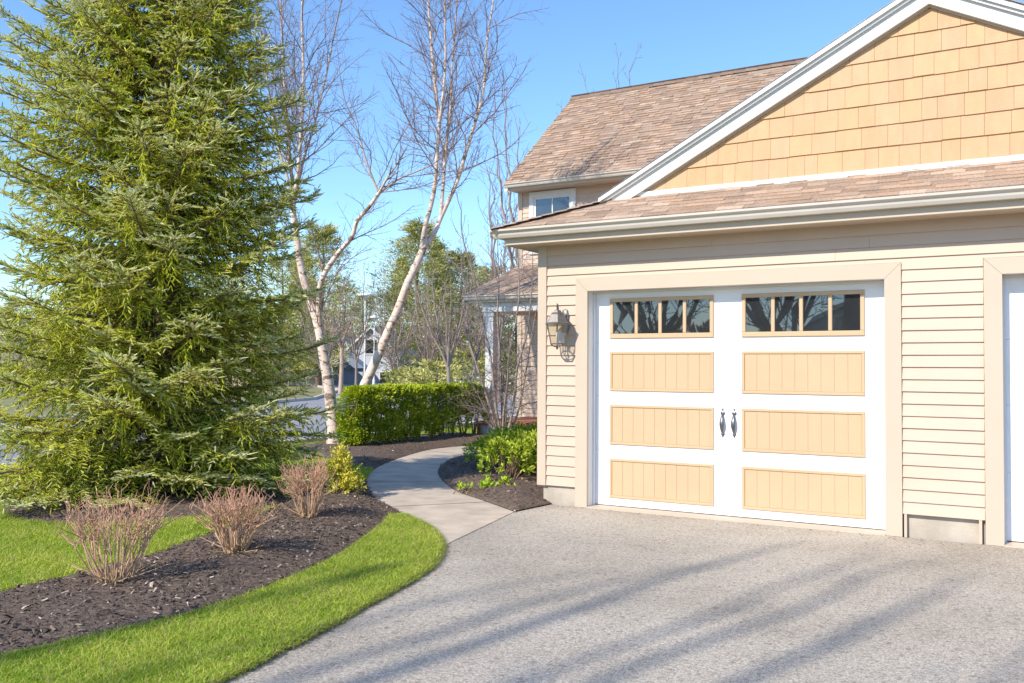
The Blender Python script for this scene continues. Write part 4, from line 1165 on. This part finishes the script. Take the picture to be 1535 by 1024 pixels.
# --- leafy shrubs --------------------------------------------------------------
def sprig_shrub(name, label, cat, lobes, n_sprig, leaf, wcol, cols, seed, stem_r=.004, hl=.07, per=9, base=None, shell=.55, spread=.5, up_=.55, n_stem=260):
    """lobes: (cx,cy,cz,rx,ry,rz); sprigs with leaves spread over each lobe's outer shell"""
    r = np.random.default_rng(seed); loc = base if base is not None else (lobes[0][0], lobes[0][1], 0)
    root = empty(name, loc); tag(root, label, cat)
    vol = np.array([l[3]*l[4]*l[5] for l in lobes])**.67; pick = r.choice(len(lobes), n_sprig, p=vol/vol.sum())
    Lb = np.array(lobes)[pick]
    d = r.normal(0, 1, (n_sprig, 3)); d /= np.linalg.norm(d, axis=1)[:, None]
    d[:, 2] = np.where(d[:, 2] < -.35, -d[:, 2], d[:, 2])
    bumps = np.array([1+.28*mnoise.noise(Vector(v)*2.6+Vector((seed, 0, 0)))+.16*mnoise.noise(Vector(v)*6+Vector((0, seed, 0))) for v in d])
    rad = (shell+(1-shell)*r.random(n_sprig)**.6)*bumps
    P = Lb[:, :3]+d*Lb[:, 3:6]*rad[:, None]
    ok = P[:, 2] > .05; P, d, Lb, rad = P[ok], d[ok], Lb[ok], rad[ok]; n = len(P)
    sd = d*spread+r.normal(0, .35, (n, 3)); sd[:, 2] += up_; sd /= np.linalg.norm(sd, axis=1)[:, None]
    sl = hl*r.uniform(.6, 1.3, n)
    lp = []; ld = []; lc = []
    for k in range(per):
        t = (k+.6)/per; lp.append(P+sd*(sl*t)[:, None])
        a = r.normal(0, 1, (n, 3)); a -= (a*sd).sum(1)[:, None]*sd; a /= np.linalg.norm(a, axis=1)[:, None]
        ld.append(sd*(.35+.6*t)+a*.75)
        m_ = np.clip(r.normal(.5, .3, n), 0, 1)[:, None]; lc.append(cols[0]*(1-m_)+cols[1]*m_)
    lp = np.concatenate(lp); ld = np.concatenate(ld); lc = np.concatenate(lc)*r.uniform(.8, 1.2, (len(lp), 1))
    V_, F_, C_ = leaf_cards(lp, ld, leaf*r.uniform(.6, 1.25, len(lp)), leaf*wcol*r.uniform(.7, 1.2, len(lp)), lc)
    mesh_obj('foliage', V_, F_, M['leaf'], root, col=C_)
    # twigs from the foot of each lobe to its sprigs
    S_ = []
    for i in range(0, n, max(1, n//n_stem)):
        f = np.array([Lb[i, 0]+r.normal(0, .05), Lb[i, 1]+r.normal(0, .05), .02]); m_ = f*.45+P[i]*.55+np.array([0, 0, .03])+r.normal(0, .02, 3)
        S_.append((np.array([f, m_, P[i]+sd[i]*sl[i]*.8]), np.array([stem_r*1.8, stem_r, stem_r*.5])))
    V_, F_, Rv = tubes(S_, 4); mesh_obj('stems', V_, F_, M['twig'], root, col=np.tile(np.array([.24,.17,.11]), (len(V_), 1)))
    return root
G1 = np.array([.17,.27,.018]); G2 = np.array([.55,.62,.065])
sprig_shrub('rhododendron', 'bright green leafy evergreen shrub beside the garage corner and the path', 'shrub',
  [(-1.50,1.02,.23,.33,.28,.25),(-1.78,1.62,.25,.42,.42,.26),(-2.28,1.95,.21,.36,.36,.21),(-1.95,2.6,.28,.5,.5,.26),(-1.35,1.75,.28,.35,.5,.26),(-2.5,2.9,.26,.4,.4,.25)],
  1150, .060, .42, (G1*1.05, G2*1.0), 15, hl=.085, per=9)
sprig_shrub('sprout_patch', 'low patch of fresh yellow-green sprouts on the mulch beside the path', 'plant',
  [(-1.33,.30,.06,.10,.13,.06),(-1.47,.10,.05,.10,.06,.05),(-1.22,.48,.07,.08,.08,.06),(-1.06,.38,.04,.06,.05,.04)], 90, .042, .42, (np.array([.34,.52,.03]), np.array([.5,.64,.06])), 18, hl=.045, per=6, shell=.2)
sprig_shrub('yellow_shrub', 'small airy yellow-leaved bush at the end of the mulch bed near the path', 'shrub',
  [(-2.31,-.92,.17,.13,.13,.14),(-2.34,-.90,.30,.13,.12,.15),(-2.43,-.98,.22,.11,.11,.15),(-2.22,-.86,.13,.11,.11,.10),(-2.36,-.94,.41,.08,.08,.11),(-2.3,-.93,.10,.14,.14,.08)],
  380, .032, .45, (np.array([.55,.53,.05]), np.array([.80,.72,.12])), 25, hl=.075, per=8, shell=.2, spread=.45, up_=.6, n_stem=60, stem_r=.0022)

# hedge: long clipped block, leggy and open low at its far end
def hedge():
    r = np.random.default_rng(44)
    root = empty('hedge', (-5.95, 5.0, 0)); tag(root, 'clipped green hedge running between the path and the street', 'hedge')
    x0, x1, y0, y1, H = -6.08, -5.60, 3.28, 7.05, 1.0
    n = 17000
    yy = r.uniform(y0, y1, n); xx = r.uniform(x0, x1, n); zz = r.uniform(.04, H, n)
    face = r.random(n)
    f = np.abs(r.normal(0, .055, n))
    m_ = face < .44; xx[m_] = x1-f[m_]
    m_ = (face >= .44) & (face < .72); zz[m_] = H-f[m_]*.8
    m_ = (face >= .72) & (face < .83); yy[m_] = y0+f[m_]
    m_ = (face >= .83) & (face < .90); xx[m_] = x0+f[m_]
    m_ = (face >= .90) & (face < .93); yy[m_] = y1-f[m_]
    P = np.column_stack([xx, yy, zz])
    b = np.array([mnoise.noise(Vector(p)*3.2) for p in P]); b2 = np.array([mnoise.noise(Vector(p)*8.0+Vector((5, 5, 5))) for p in P])
    far = np.clip((P[:, 1]-4.6)/2.2, 0, 1)
    gap = (b+b2*.7) < (-.36+.75*far*np.clip((.78-P[:, 2])/.5, 0, 1)+.05)
    gap &= ~(P[:, 2] > .90)
    gap |= (P[:, 2] < .14+.06*far+.05*b)
    P = P[~gap]; b = b[~gap]; b2 = b2[~gap]
    out = np.column_stack([np.where(P[:, 0] > -5.8, 1, np.where(P[:, 0] < -5.98, -1, 0)), np.where(P[:, 1] < 3.5, -1, 0), np.where(P[:, 2] > .85, 1.2, .25)]).astype(float)
    P[:, 2] += .05*b; P[:, 0] += .07*b2+.07*b
    # rounded top edges and ends
    e = np.clip(P[:, 2]-.86, 0, 1); P[:, 0] = np.where(P[:, 0] > -5.84, P[:, 0]-e*.6, P[:, 0]+e*.6)
    P[:, 1] = np.where(P[:, 1] < 3.55, P[:, 1]+e*.5, P[:, 1])
    n = len(P); V_ = []; lp = []; ld = []; lc = []
    for k in range(4):
        d = out+r.normal(0, .75, (n, 3)); lp.append(P+r.normal(0, .018, (n, 3))); ld.append(d)
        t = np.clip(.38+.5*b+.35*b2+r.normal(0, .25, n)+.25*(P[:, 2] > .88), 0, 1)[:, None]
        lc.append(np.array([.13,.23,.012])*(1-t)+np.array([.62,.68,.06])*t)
    lp = np.concatenate(lp); ld = np.concatenate(ld); lc = np.concatenate(lc)
    V_, F_, C_ = leaf_cards(lp, ld, .052*r.uniform(.6, 1.3, len(lp)), .024*r.uniform(.7, 1.3, len(lp)), lc)
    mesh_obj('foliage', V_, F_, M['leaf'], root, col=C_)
    rr = random.Random(8); st_ = []
    y = y0+.12
    while y < y1:
        bx = -5.84+rr.uniform(-.1, .1)
        for q in range(4):
            tip = np.array([bx+rr.uniform(-.28, .28), y+rr.uniform(-.22, .22), rr.uniform(.6, .92)]); b0 = np.array([bx+rr.uniform(-.04, .04), y+rr.uniform(-.04, .04), .0])
            mid = b0*.5+tip*.5+np.array([rr.uniform(-.05, .05), rr.uniform(-.05, .05), 0]); st_.append((np.array([b0, mid, tip]), np.array([.016,.011,.005])))
            for w2 in range(4):
                u = rr.uniform(.3, .95); p = mid*(1-u)+tip*u; e2 = p+np.array([rr.uniform(-.2, .2), rr.uniform(-.15, .15), rr.uniform(-.02, .2)]); st_.append((np.array([p, p*.5+e2*.5, e2]), np.array([.006,.004,.002])))
        y += rr.uniform(.2, .34)
    V_, F_, Rv = tubes(st_, 5); mesh_obj('stems', V_, F_, M['twig'], root, col=np.tile(np.array([.17,.12,.08]), (len(V_), 1)))
hedge()

# ------------------------------------------------------------------ background
def clump_tree(name, label, x, y, h, rad, seed, kind, n=2600, size=.34, base=.06, cat='tree', group=None, z0=-.05, wr=.32):
    """conifer or rounded tree built of many small needle or leaf sprays on whorls"""
    r = np.random.default_rng(seed); rr = random.Random(seed)
    root = empty(name, (x, y, z0)); tag(root, label, cat, group)
    zt = np.linspace(0, h*.97, 9)
    V_, F_, _ = tubes([(np.column_stack([x+.02*h*np.sin(zt*.5+seed), y+0*zt, z0+zt]), .022*h*(1-zt/h)+.02)], 7)
    mesh_obj('trunk', V_, F_, M['bark'], root, smooth=True)
    nb = int(n/26); P = []; D = []; Cc = []
    for k in range(nb):
        u = rr.random()**.85; zb = h*(base+(1-base)*u); az = rr.uniform(0, 6.283)
        if kind == 'spire': rl = rad*(1-u)**.75*rr.uniform(.65, 1.15)+.12
        else: rl = rad*math.sqrt(max(0, 1-(2*u-.85)**2))*rr.uniform(.6, 1.12)+.25 if u < .925 else rad*.4*rr.uniform(.5, 1)
        tone = rr.uniform(0, 1); m_ = 26
        t = r.random(m_)**.55; lift = rr.uniform(-.12, .35)
        px = np.column_stack([math.cos(az)*rl*t, math.sin(az)*rl*t, zb+lift*rl*t])+r.normal(0, 1, (m_, 3))*np.array([.11, .11, .06])*rl*np.clip(t, .3, 1)[:, None]
        P.append(px+np.array([x, y, z0])); d = np.array([math.cos(az), math.sin(az), .35])+r.normal(0, .55, (m_, 3)); D.append(d)
        c = np.array([.25,.275,.075])*(1-tone)+np.array([.60,.56,.20])*tone
        Cc.append(c*r.uniform(.75, 1.25, (m_, 1)))
    P = np.concatenate(P); D = np.concatenate(D); Cc = np.concatenate(Cc); P[:, 2] = np.maximum(P[:, 2], .05)
    V_, F_, C_ = leaf_cards(P, D, size*r.uniform(.6, 1.4, len(P)), size*wr*r.uniform(.7, 1.3, len(P)), Cc)
    mesh_obj('crown', V_, F_, M['farleaf'], root, col=C_)
    return root
GP = 'trees across the street'
def cam_pt(u, d, z=0):
    """world x,y at camera depth d in the direction of image column u"""
    k = (u-767.5)/1370.65
    return (3.9428+d*(-.50886+k*.8608)/1, -8.1202+d*(.8604+k*.5089))
for (u, d, h, rad, sd, kind, nn, lab) in [
    (628, 64, 11.3, 3.3, 1, 'round', 7000, 'broad olive pine rising straight behind the leaning birch trunk'),
    (602, 82, 11.0, 2.2, 2, 'spire', 4500, 'olive pine on the left shoulder of the broad pine behind the birch'),
    (690, 66, 9.6, 2.9, 3, 'round', 5500, 'olive pine between the leaning birch and the porch roof'),
    (480, 60, 10.6, 2.6, 4, 'round', 4500, 'green pine seen beside the spruce behind the curved birch limb'),
    (452, 66, 9.8, 2.4, 5, 'spire', 3500, 'green pine mostly hidden behind the edge of the spruce'),
    (735, 74, 9.3, 2.8, 6, 'round', 4500, 'tawny pine top showing just left of the garage eave'),
    (545, 95, 8.6, 2.8, 7, 'round', 3000, 'low pine behind the grey gabled house across the street'),
    (775, 70, 7.5, 2.6, 8, 'round', 3000, 'dark pine seen through the open side of the porch'),
    (655, 82, 12.5, 3.0, 9, 'spire', 4000, 'tallest pointed pine in the row behind the leaning birch'),
    (515, 92, 9.4, 2.8, 10, 'round', 3000, 'olive pine above the small pinkish tree between the birches'),
    (420, 62, 8.8, 3.0, 11, 'round', 2200, 'olive pine behind the right edge of the spruce'),
    (345, 60, 8.0, 3.0, 12, 'round', 2200, 'olive pine glimpsed through the middle of the spruce'),
    (150, 64, 7.0, 3.2, 13, 'round', 2200, 'olive pine glimpsed through the left half of the spruce'),
    (30, 62, 5.6, 3.0, 14, 'round', 2200, 'olive pine at the left edge behind the spruce')]:
    px, py = cam_pt(u, d); clump_tree('pine_tree', lab, px, py, h, rad, sd, kind, int(nn*2.6), .34, group=GP, wr=.15)
# low evergreen shrubs along the far side of the road
for k, (u, d, h, rad, lab) in enumerate([(655, 42, 1.5, 1.6, 'round green bush across the street above the middle of the hedge'), (615, 46, 1.2, 1.3, 'low green bush across the street beside the leaning birch'), (700, 50, 2.3, 1.8, 'dark green bush across the street left of the porch column'), (755, 52, 2.0, 1.6, 'green bush seen between the porch column and the house wall')]):
    px, py = cam_pt(u, d); clump_tree('far_shrub', lab, px, py, h, rad, 50+k, 'round', 1500, .24, .02, 'shrub', 'bushes across the street')

def far_bare(label, u, d, h, seed, nst=4, spread=.16, r0=.13, thick=(.30,.245,.21), thin=(.27,.20,.175), name='bare_tree', gap=.5, l0=2.2, x=None, y=None, fork=.22, lv=3, minr=.008, group=None, tg=.36, ra=.06, rb=.012, upb=.18):
    rr = random.Random(seed)
    if x is None: x, y = cam_pt(u, d)
    base = np.array([x, y, -.05]); fz = h*fork; f0 = base+np.array([rr.uniform(-.1, .1), rr.uniform(-.1, .1), fz])
    sts = [stem([base, base*.5+f0*.5+np.array([rr.uniform(-.04, .04), 0, 0]), f0], r0, r0*.72, .3)]
    for k in range(nst):
        a = 6.283*k/nst+rr.uniform(-.5, .5); sp = spread*h*rr.uniform(.35, 1.1); hh = h*rr.uniform(.8, 1.0)
        p1 = f0+np.array([math.cos(a)*sp*.35, math.sin(a)*sp*.35, (hh-fz)*.25]); p2 = f0+np.array([math.cos(a)*sp*.75, math.sin(a)*sp*.75, (hh-fz)*.6]); p3 = f0+np.array([math.cos(a)*sp, math.sin(a)*sp, hh-fz])
        sts.append(stem([f0-np.array([0, 0, .1]), p1, p2, p3], r0*.55, r0*.10, .4, .25, rr))
    b_ = bare_branches(sts[1:], rr, gap, l0, .1, lv, (.5,.9), upb, twig_gap=tg, minr=minr, sub=.45)
    return bare_tree(name, label, 'tree', sts, b_, M['twig'], np.array(thick), np.array(thin), ra, rb, 7, group)
GB = 'bare trees beyond the house'
far_bare('tall bare tree with pale stems left of the steep house roof', 792, 30, 11.0, 3, 5, .17, .12, (.42,.33,.27), (.29,.21,.19), gap=.42, l0=2.2, minr=.006, group=GB)
far_bare('bare tree top showing above the house roof ridge at its left end', 893, 40, 15.0, 5, 4, .11, .13, gap=.5, l0=2.2, minr=.008, group=GB)
far_bare('bare tree with thin twigs just left of the house corner and behind the birch', 748, 36, 10.8, 8, 5, .18, .11, gap=.48, l0=2.2, minr=.007, group=GB)
far_bare('hazy bare brown tree across the street over the left half of the hedge', 672, 40, 6.6, 11, 6, .24, .11, gap=.35, l0=1.8, minr=.009, group=GB)
far_bare('hazy bare brown tree across the street over the right half of the hedge', 712, 44, 6.8, 13, 6, .24, .11, gap=.35, l0=1.8, minr=.009, group=GB)
far_bare('bare tree in front of the grey gabled house across the street', 534, 50, 7.6, 15, 4, .22, .09, gap=.42, l0=2.0, minr=.010, group=GB)
far_bare('small pinkish bare tree with pale trunk beside the left birch', 511, 46, 4.4, 17, 7, .22, .13, (.50,.38,.32), (.40,.27,.24), fork=.55, gap=.28, l0=1.0, minr=.010, group=GB)
# trees behind the photographer: they throw the long shadows over the driveway
for u, d, h, sd, lab in ((486, 44, 6.2, 101, 'dense bare brown tree across the street between the spruce and the left birch'), (592, 48, 6.4, 102, 'dense bare brown tree across the street right of the leaning birch trunk'),
        (640, 54, 6.8, 103, 'bare brown tree in front of the broad olive pine across the street'), (735, 50, 6.6, 104, 'dense bare brown tree across the street just left of the porch column')):
    far_bare(lab, u, d, h, sd, 7, .27, .09, (.40,.32,.27), (.34,.26,.22), fork=.16, gap=.26, l0=1.7, minr=.009, tg=.26, upb=.10, group=GB)
GS = 'bare shade trees behind the driveway'
rz = random.Random(23)
zb_ = np.array([-1.0, -19.5, -.05]); fk = zb_+np.array([0, 0, 4.4])
shade = [stem([zb_, zb_*.5+fk*.5+np.array([.05, 0, 0]), fk], .30, .24, .4)]
for k, (xo, ln, yo, ht) in enumerate([(-2.5,-.13,.2,12.6),(-1.95,-.10,-.6,13.4),(-1.5,-.09,-.5,13.6),(-1.05,-.08,.7,13.9),(-.7,-.05,-.2,14.4),(-.3,-.03,.6,13.8),(.05,.0,.5,13.4),(.45,.03,-.6,14.2),(.85,.05,.3,13.6),(1.25,.07,.2,14.0),(1.75,.08,.6,13.2),(2.3,.10,-.4,13.4),(2.9,.12,-.3,12.5)]):
    q = lambda z, f: np.array([zb_[0]+xo*f+ln*max(0, z-10), zb_[1]+yo*f, z])
    shade.append(stem([fk-np.array([0, 0, .3]), q(6.4, .55), q(8.6, .9), q(11, 1.0), q(13, 1.03), q(ht, 1.0)], (.10, .068, .088)[k % 3], (.034, .022, .028)[k % 3], .4, .09, rz))
sb_ = bare_branches(shade[1:], rz, 1.1, 1.7, .25, 2, (.45,.8), .35, twig_gap=.6, minr=.012, sub=.45)
bare_tree('bare_tree', 'big bare shade tree whose limbs throw shadow streaks across the driveway', 'tree', shade, sb_, M['twig'], np.array([.30,.245,.21]), np.array([.27,.20,.175]), .06, .012, 8, GS)
far_bare('second bare shade tree reflected in the right garage window', 0, 0, 8.0, 29, 9, .46, .17, x=-2.6, y=-17.5, gap=.5, l0=2.2, lv=3, minr=.010, fork=.27, tg=.42, upb=.08, group=GS)
far_bare('low branching bare shade tree reflected in the left garage window', 0, 0, 6.6, 31, 8, .46, .16, x=-5.4, y=-15.5, gap=.5, l0=2.0, lv=3, minr=.010, fork=.26, tg=.42, upb=.08, group=GS)

# distant wood all round
def wood():
    r = np.random.default_rng(91); P = []; D = []; Cc = []; S = []
    n = 15000
    a = r.uniform(0, 2*np.pi, n); R_ = r.uniform(120, 165, n)
    hmax = np.array([5.6+2.6*mnoise.noise(Vector((math.cos(t)*9, math.sin(t)*9, 0)))+2.2*mnoise.noise(Vector((math.cos(t)*30, math.sin(t)*30, 3))) for t in a])
    z_ = hmax*r.random(n)**.7
    P = np.column_stack([R_*np.cos(a), R_*np.sin(a), np.maximum(z_, .2)])
    tone = np.array([mnoise.noise(Vector((math.cos(t)*22, math.sin(t)*22, 8))) for t in a])[:, None]
    c = np.where(tone > .05, np.array([.22,.24,.08]), np.array([.36,.28,.22]))*r.uniform(.7, 1.3, (n, 1))
    V_, F_, C_ = leaf_cards(P, r.normal(0, 1, (n, 3))+np.array([0, 0, .8]), 2.2*r.uniform(.5, 1.3, n), 1.0*r.uniform(.6, 1.3, n), c)
    o = mesh_obj('distant_wood', V_, F_, M['farleaf'], col=C_); tag(o, kind='stuff')
wood()

# houses across the street
def far_house(label, u, d, w_, dep, hw, hr, wall, roof, yaw, dormer=True, trimc='white', z0=-.03, pos=None):
    px, py = pos or cam_pt(u, d); root = empty('far_house', (0, 0, 0)); tag(root, label, 'house', 'houses across the street')
    hx = w_/2; m_ = MB(); m_.box(-hx,hx,0,dep,0,hw); m_.add([(-hx,0,hw),(hx,0,hw),(0,0,hr-.08)], [(0,1,2)]); m_.add([(-hx,dep,hw),(hx,dep,hw),(0,dep,hr-.08)], [(0,2,1)])
    parts = [m_.build('wall', wall, root)]
    m_ = MB(); t = .14; ov = .3
    for sx in (-1, 1):
        ex = sx*(hx+ov); ez = hw-ov*(hr-hw)/hx
        m_.add([(ex,-ov,ez),(0,-ov,hr),(0,dep+ov,hr),(ex,dep+ov,ez),(ex,-ov,ez+t),(0,-ov,hr+t),(0,dep+ov,hr+t),(ex,dep+ov,ez+t)], [(0,3,2,1),(4,5,6,7),(0,1,5,4),(2,3,7,6),(0,4,7,3)])
    parts.append(m_.build('roof', roof, root))
    m_ = MB()
    for sx in (-1, 1):
        ex = sx*(hx+ov); ez = hw-ov*(hr-hw)/hx
        m_.add([(ex,-ov-.04,ez-.08),(0,-ov-.04,hr-.08),(0,-ov-.04,hr+.1),(ex,-ov-.04,ez+.1)], [(0,1,2,3)])
    parts.append(m_.build('rake_board', M[trimc], root))
    for (cx, cz, ww, wh) in ((0,hw+.1,.9,1.1),(-hx*.5,hw*.3,.9,1.3),(hx*.5,hw*.3,.9,1.3)):
        f_ = MB(); f_.box(cx-ww/2-.1,cx+ww/2+.1,-.06,0.0,cz-.1,cz+wh+.1); fo = f_.build('window', M[trimc], root)
        p_ = MB(); p_.box(cx-ww/2,cx+ww/2,-.075,-.061,cz,cz+wh); po = p_.build('window_pane', M['glass'], fo); parts += [fo]
    if dormer:
        m_ = MB(); q = hx*.62
        m_.box(-hx-q*.2,-hx*.1,-1.6,-.01,0,hw*.72); m_.build('porch', wall, root)
        m_ = MB(); c0 = (-hx-q*.2-hx*.1)/2; hx2 = (-hx*.1+hx+q*.2)/2+.2; ez = hw*.72; 
        m_.add([(c0-hx2,-1.9,ez),(c0,-1.9,ez+hx2*.8),(c0+hx2,-1.9,ez),(c0-hx2,-.02,ez),(c0,-.02,ez+hx2*.8),(c0+hx2,-.02,ez)], [(0,2,1),(0,1,4,3),(1,2,5,4),(0,3,5,2)])
        m_.build('porch_roof', roof, root)
    root.location = (px, py, z0); root.rotation_euler = (0, 0, yaw)
    return root
M['bluegrey'] = surf('blue_grey_siding', (.52,.55,.60), (.47,.50,.55), 2, .7)
M['greyroof'] = surf('grey_roof', (.30,.30,.33), (.24,.24,.27), 3, .85)
M['blueroof'] = surf('slate_blue_roof', (.25,.31,.42), (.20,.26,.36), 3, .7)
far_house('blue-grey gabled house across the street seen between the two birch trunks', 557, 74, 4.8, 7, 3.9, 6.1, M['bluegrey'], M['blueroof'], math.radians(24), z0=-1.6)
far_house('white gabled house across the street beside the left birch trunk', 508, 78, 4.0, 7, 3.7, 5.6, M['white'], M['greyroof'], math.radians(30), False, z0=-1.6)
far_house('pale house across the street glimpsed through the low boughs of the spruce', 395, 64, 9, 8, 2.8, 5.0, M['trim'], M['greyroof'], math.radians(42), False)
far_house('pale house across the street at the left edge behind the spruce', 20, 70, 11, 8, 3.0, 5.4, M['trim'], M['greyroof'], math.radians(60), False)

far_house('grey house across the road behind the driveway mirrored in the garage windows', 0, 0, 7.5, 7, 2.6, 4.4, M['bluegrey'], M['greyroof'], math.pi, False, pos=(-3.6, -33))
# street lamps with flat white heads
for (u, d, h, lab) in ((547, 52, 5.4, 'taller white street lamp with a flat saucer head against the wood'), (561, 58, 4.45, 'shorter white street lamp close to the leaning birch trunk')):
    px, py = cam_pt(u, d); root = empty('street_lamp', (px, py, 0)); tag(root, lab, 'street lamp', 'street lamps across the street')
    m_ = MB(); m_.lathe(px, py, [(.09,-.05),(.09,.5),(.05,.55),(.045,h-.25)], 10); m_.build('pole', M['white'], root)
    m_ = MB(); m_.lathe(px, py, [(.10,h-.25),(.14,h-.05),(.42,h-.02),(.40,h+.05),(.12,h+.14),(.01,h+.16)], 14); m_.build('lamp_head', M['white'], root)
# low white rail fence far behind the hedge
root = empty('rail_fence', (0, 0, 0)); p0 = np.array(cam_pt(684, 57)); p1 = np.array(cam_pt(800, 57)); tag(root, 'low white rail fence across the street left of the porch column', 'fence')
nP = 7
for k in range(nP):
    q = p0+(p1-p0)*k/(nP-1); m_ = MB(); m_.box(q[0]-.06,q[0]+.06,q[1]-.06,q[1]+.06,-.05,.95); m_.build('post', M['white'], root)
for zz in (.30, .62):
    d_ = unit(p1-p0); nn_ = np.array([-d_[1], d_[0]])*.02
    m_ = MB(); a, b = p0, p1
    m_.add([(*(a-nn_),zz),(*(b-nn_),zz),(*(b+nn_),zz),(*(a+nn_),zz),(*(a-nn_),zz+.22),(*(b-nn_),zz+.22),(*(b+nn_),zz+.22),(*(a+nn_),zz+.22)], [(0,3,2,1),(4,5,6,7),(0,1,5,4),(1,2,6,5),(2,3,7,6),(3,0,4,7)])
    m_.build('rail', M['white'], root)
# boulders on the far verge
for k, (u, d, s, lab) in enumerate(((583, 44, .62, 'flat pale boulder on the far verge beside the leaning birch'), (600, 47, .42, 'small round pale boulder on the far verge'))):
    px, py = cam_pt(u, d); m_ = MB(); V_ = []; r = random.Random(k)
    nu, nv = 10, 6; vv = []; ff = []
    for i in range(nv+1):
        ph = math.pi*i/nv
        for j in range(nu):
            th_ = 2*math.pi*j/nu; p = Vector((math.sin(ph)*math.cos(th_), math.sin(ph)*math.sin(th_), math.cos(ph))); f_ = 1+.3*mnoise.noise(p*1.7+Vector((k*9, 0, 0)))
            vv.append((px+p.x*s*1.3*f_, py+p.y*s*f_, p.z*s*.6*f_+.05))
    for i in range(nv):
        for j in range(nu): ff.append((i*nu+j, (i+1)*nu+j, (i+1)*nu+(j+1) % nu, i*nu+(j+1) % nu))
    o = mesh_obj('boulder', vv, ff, M['found']); tag(o, lab, 'boulder', 'boulders on the far verge')
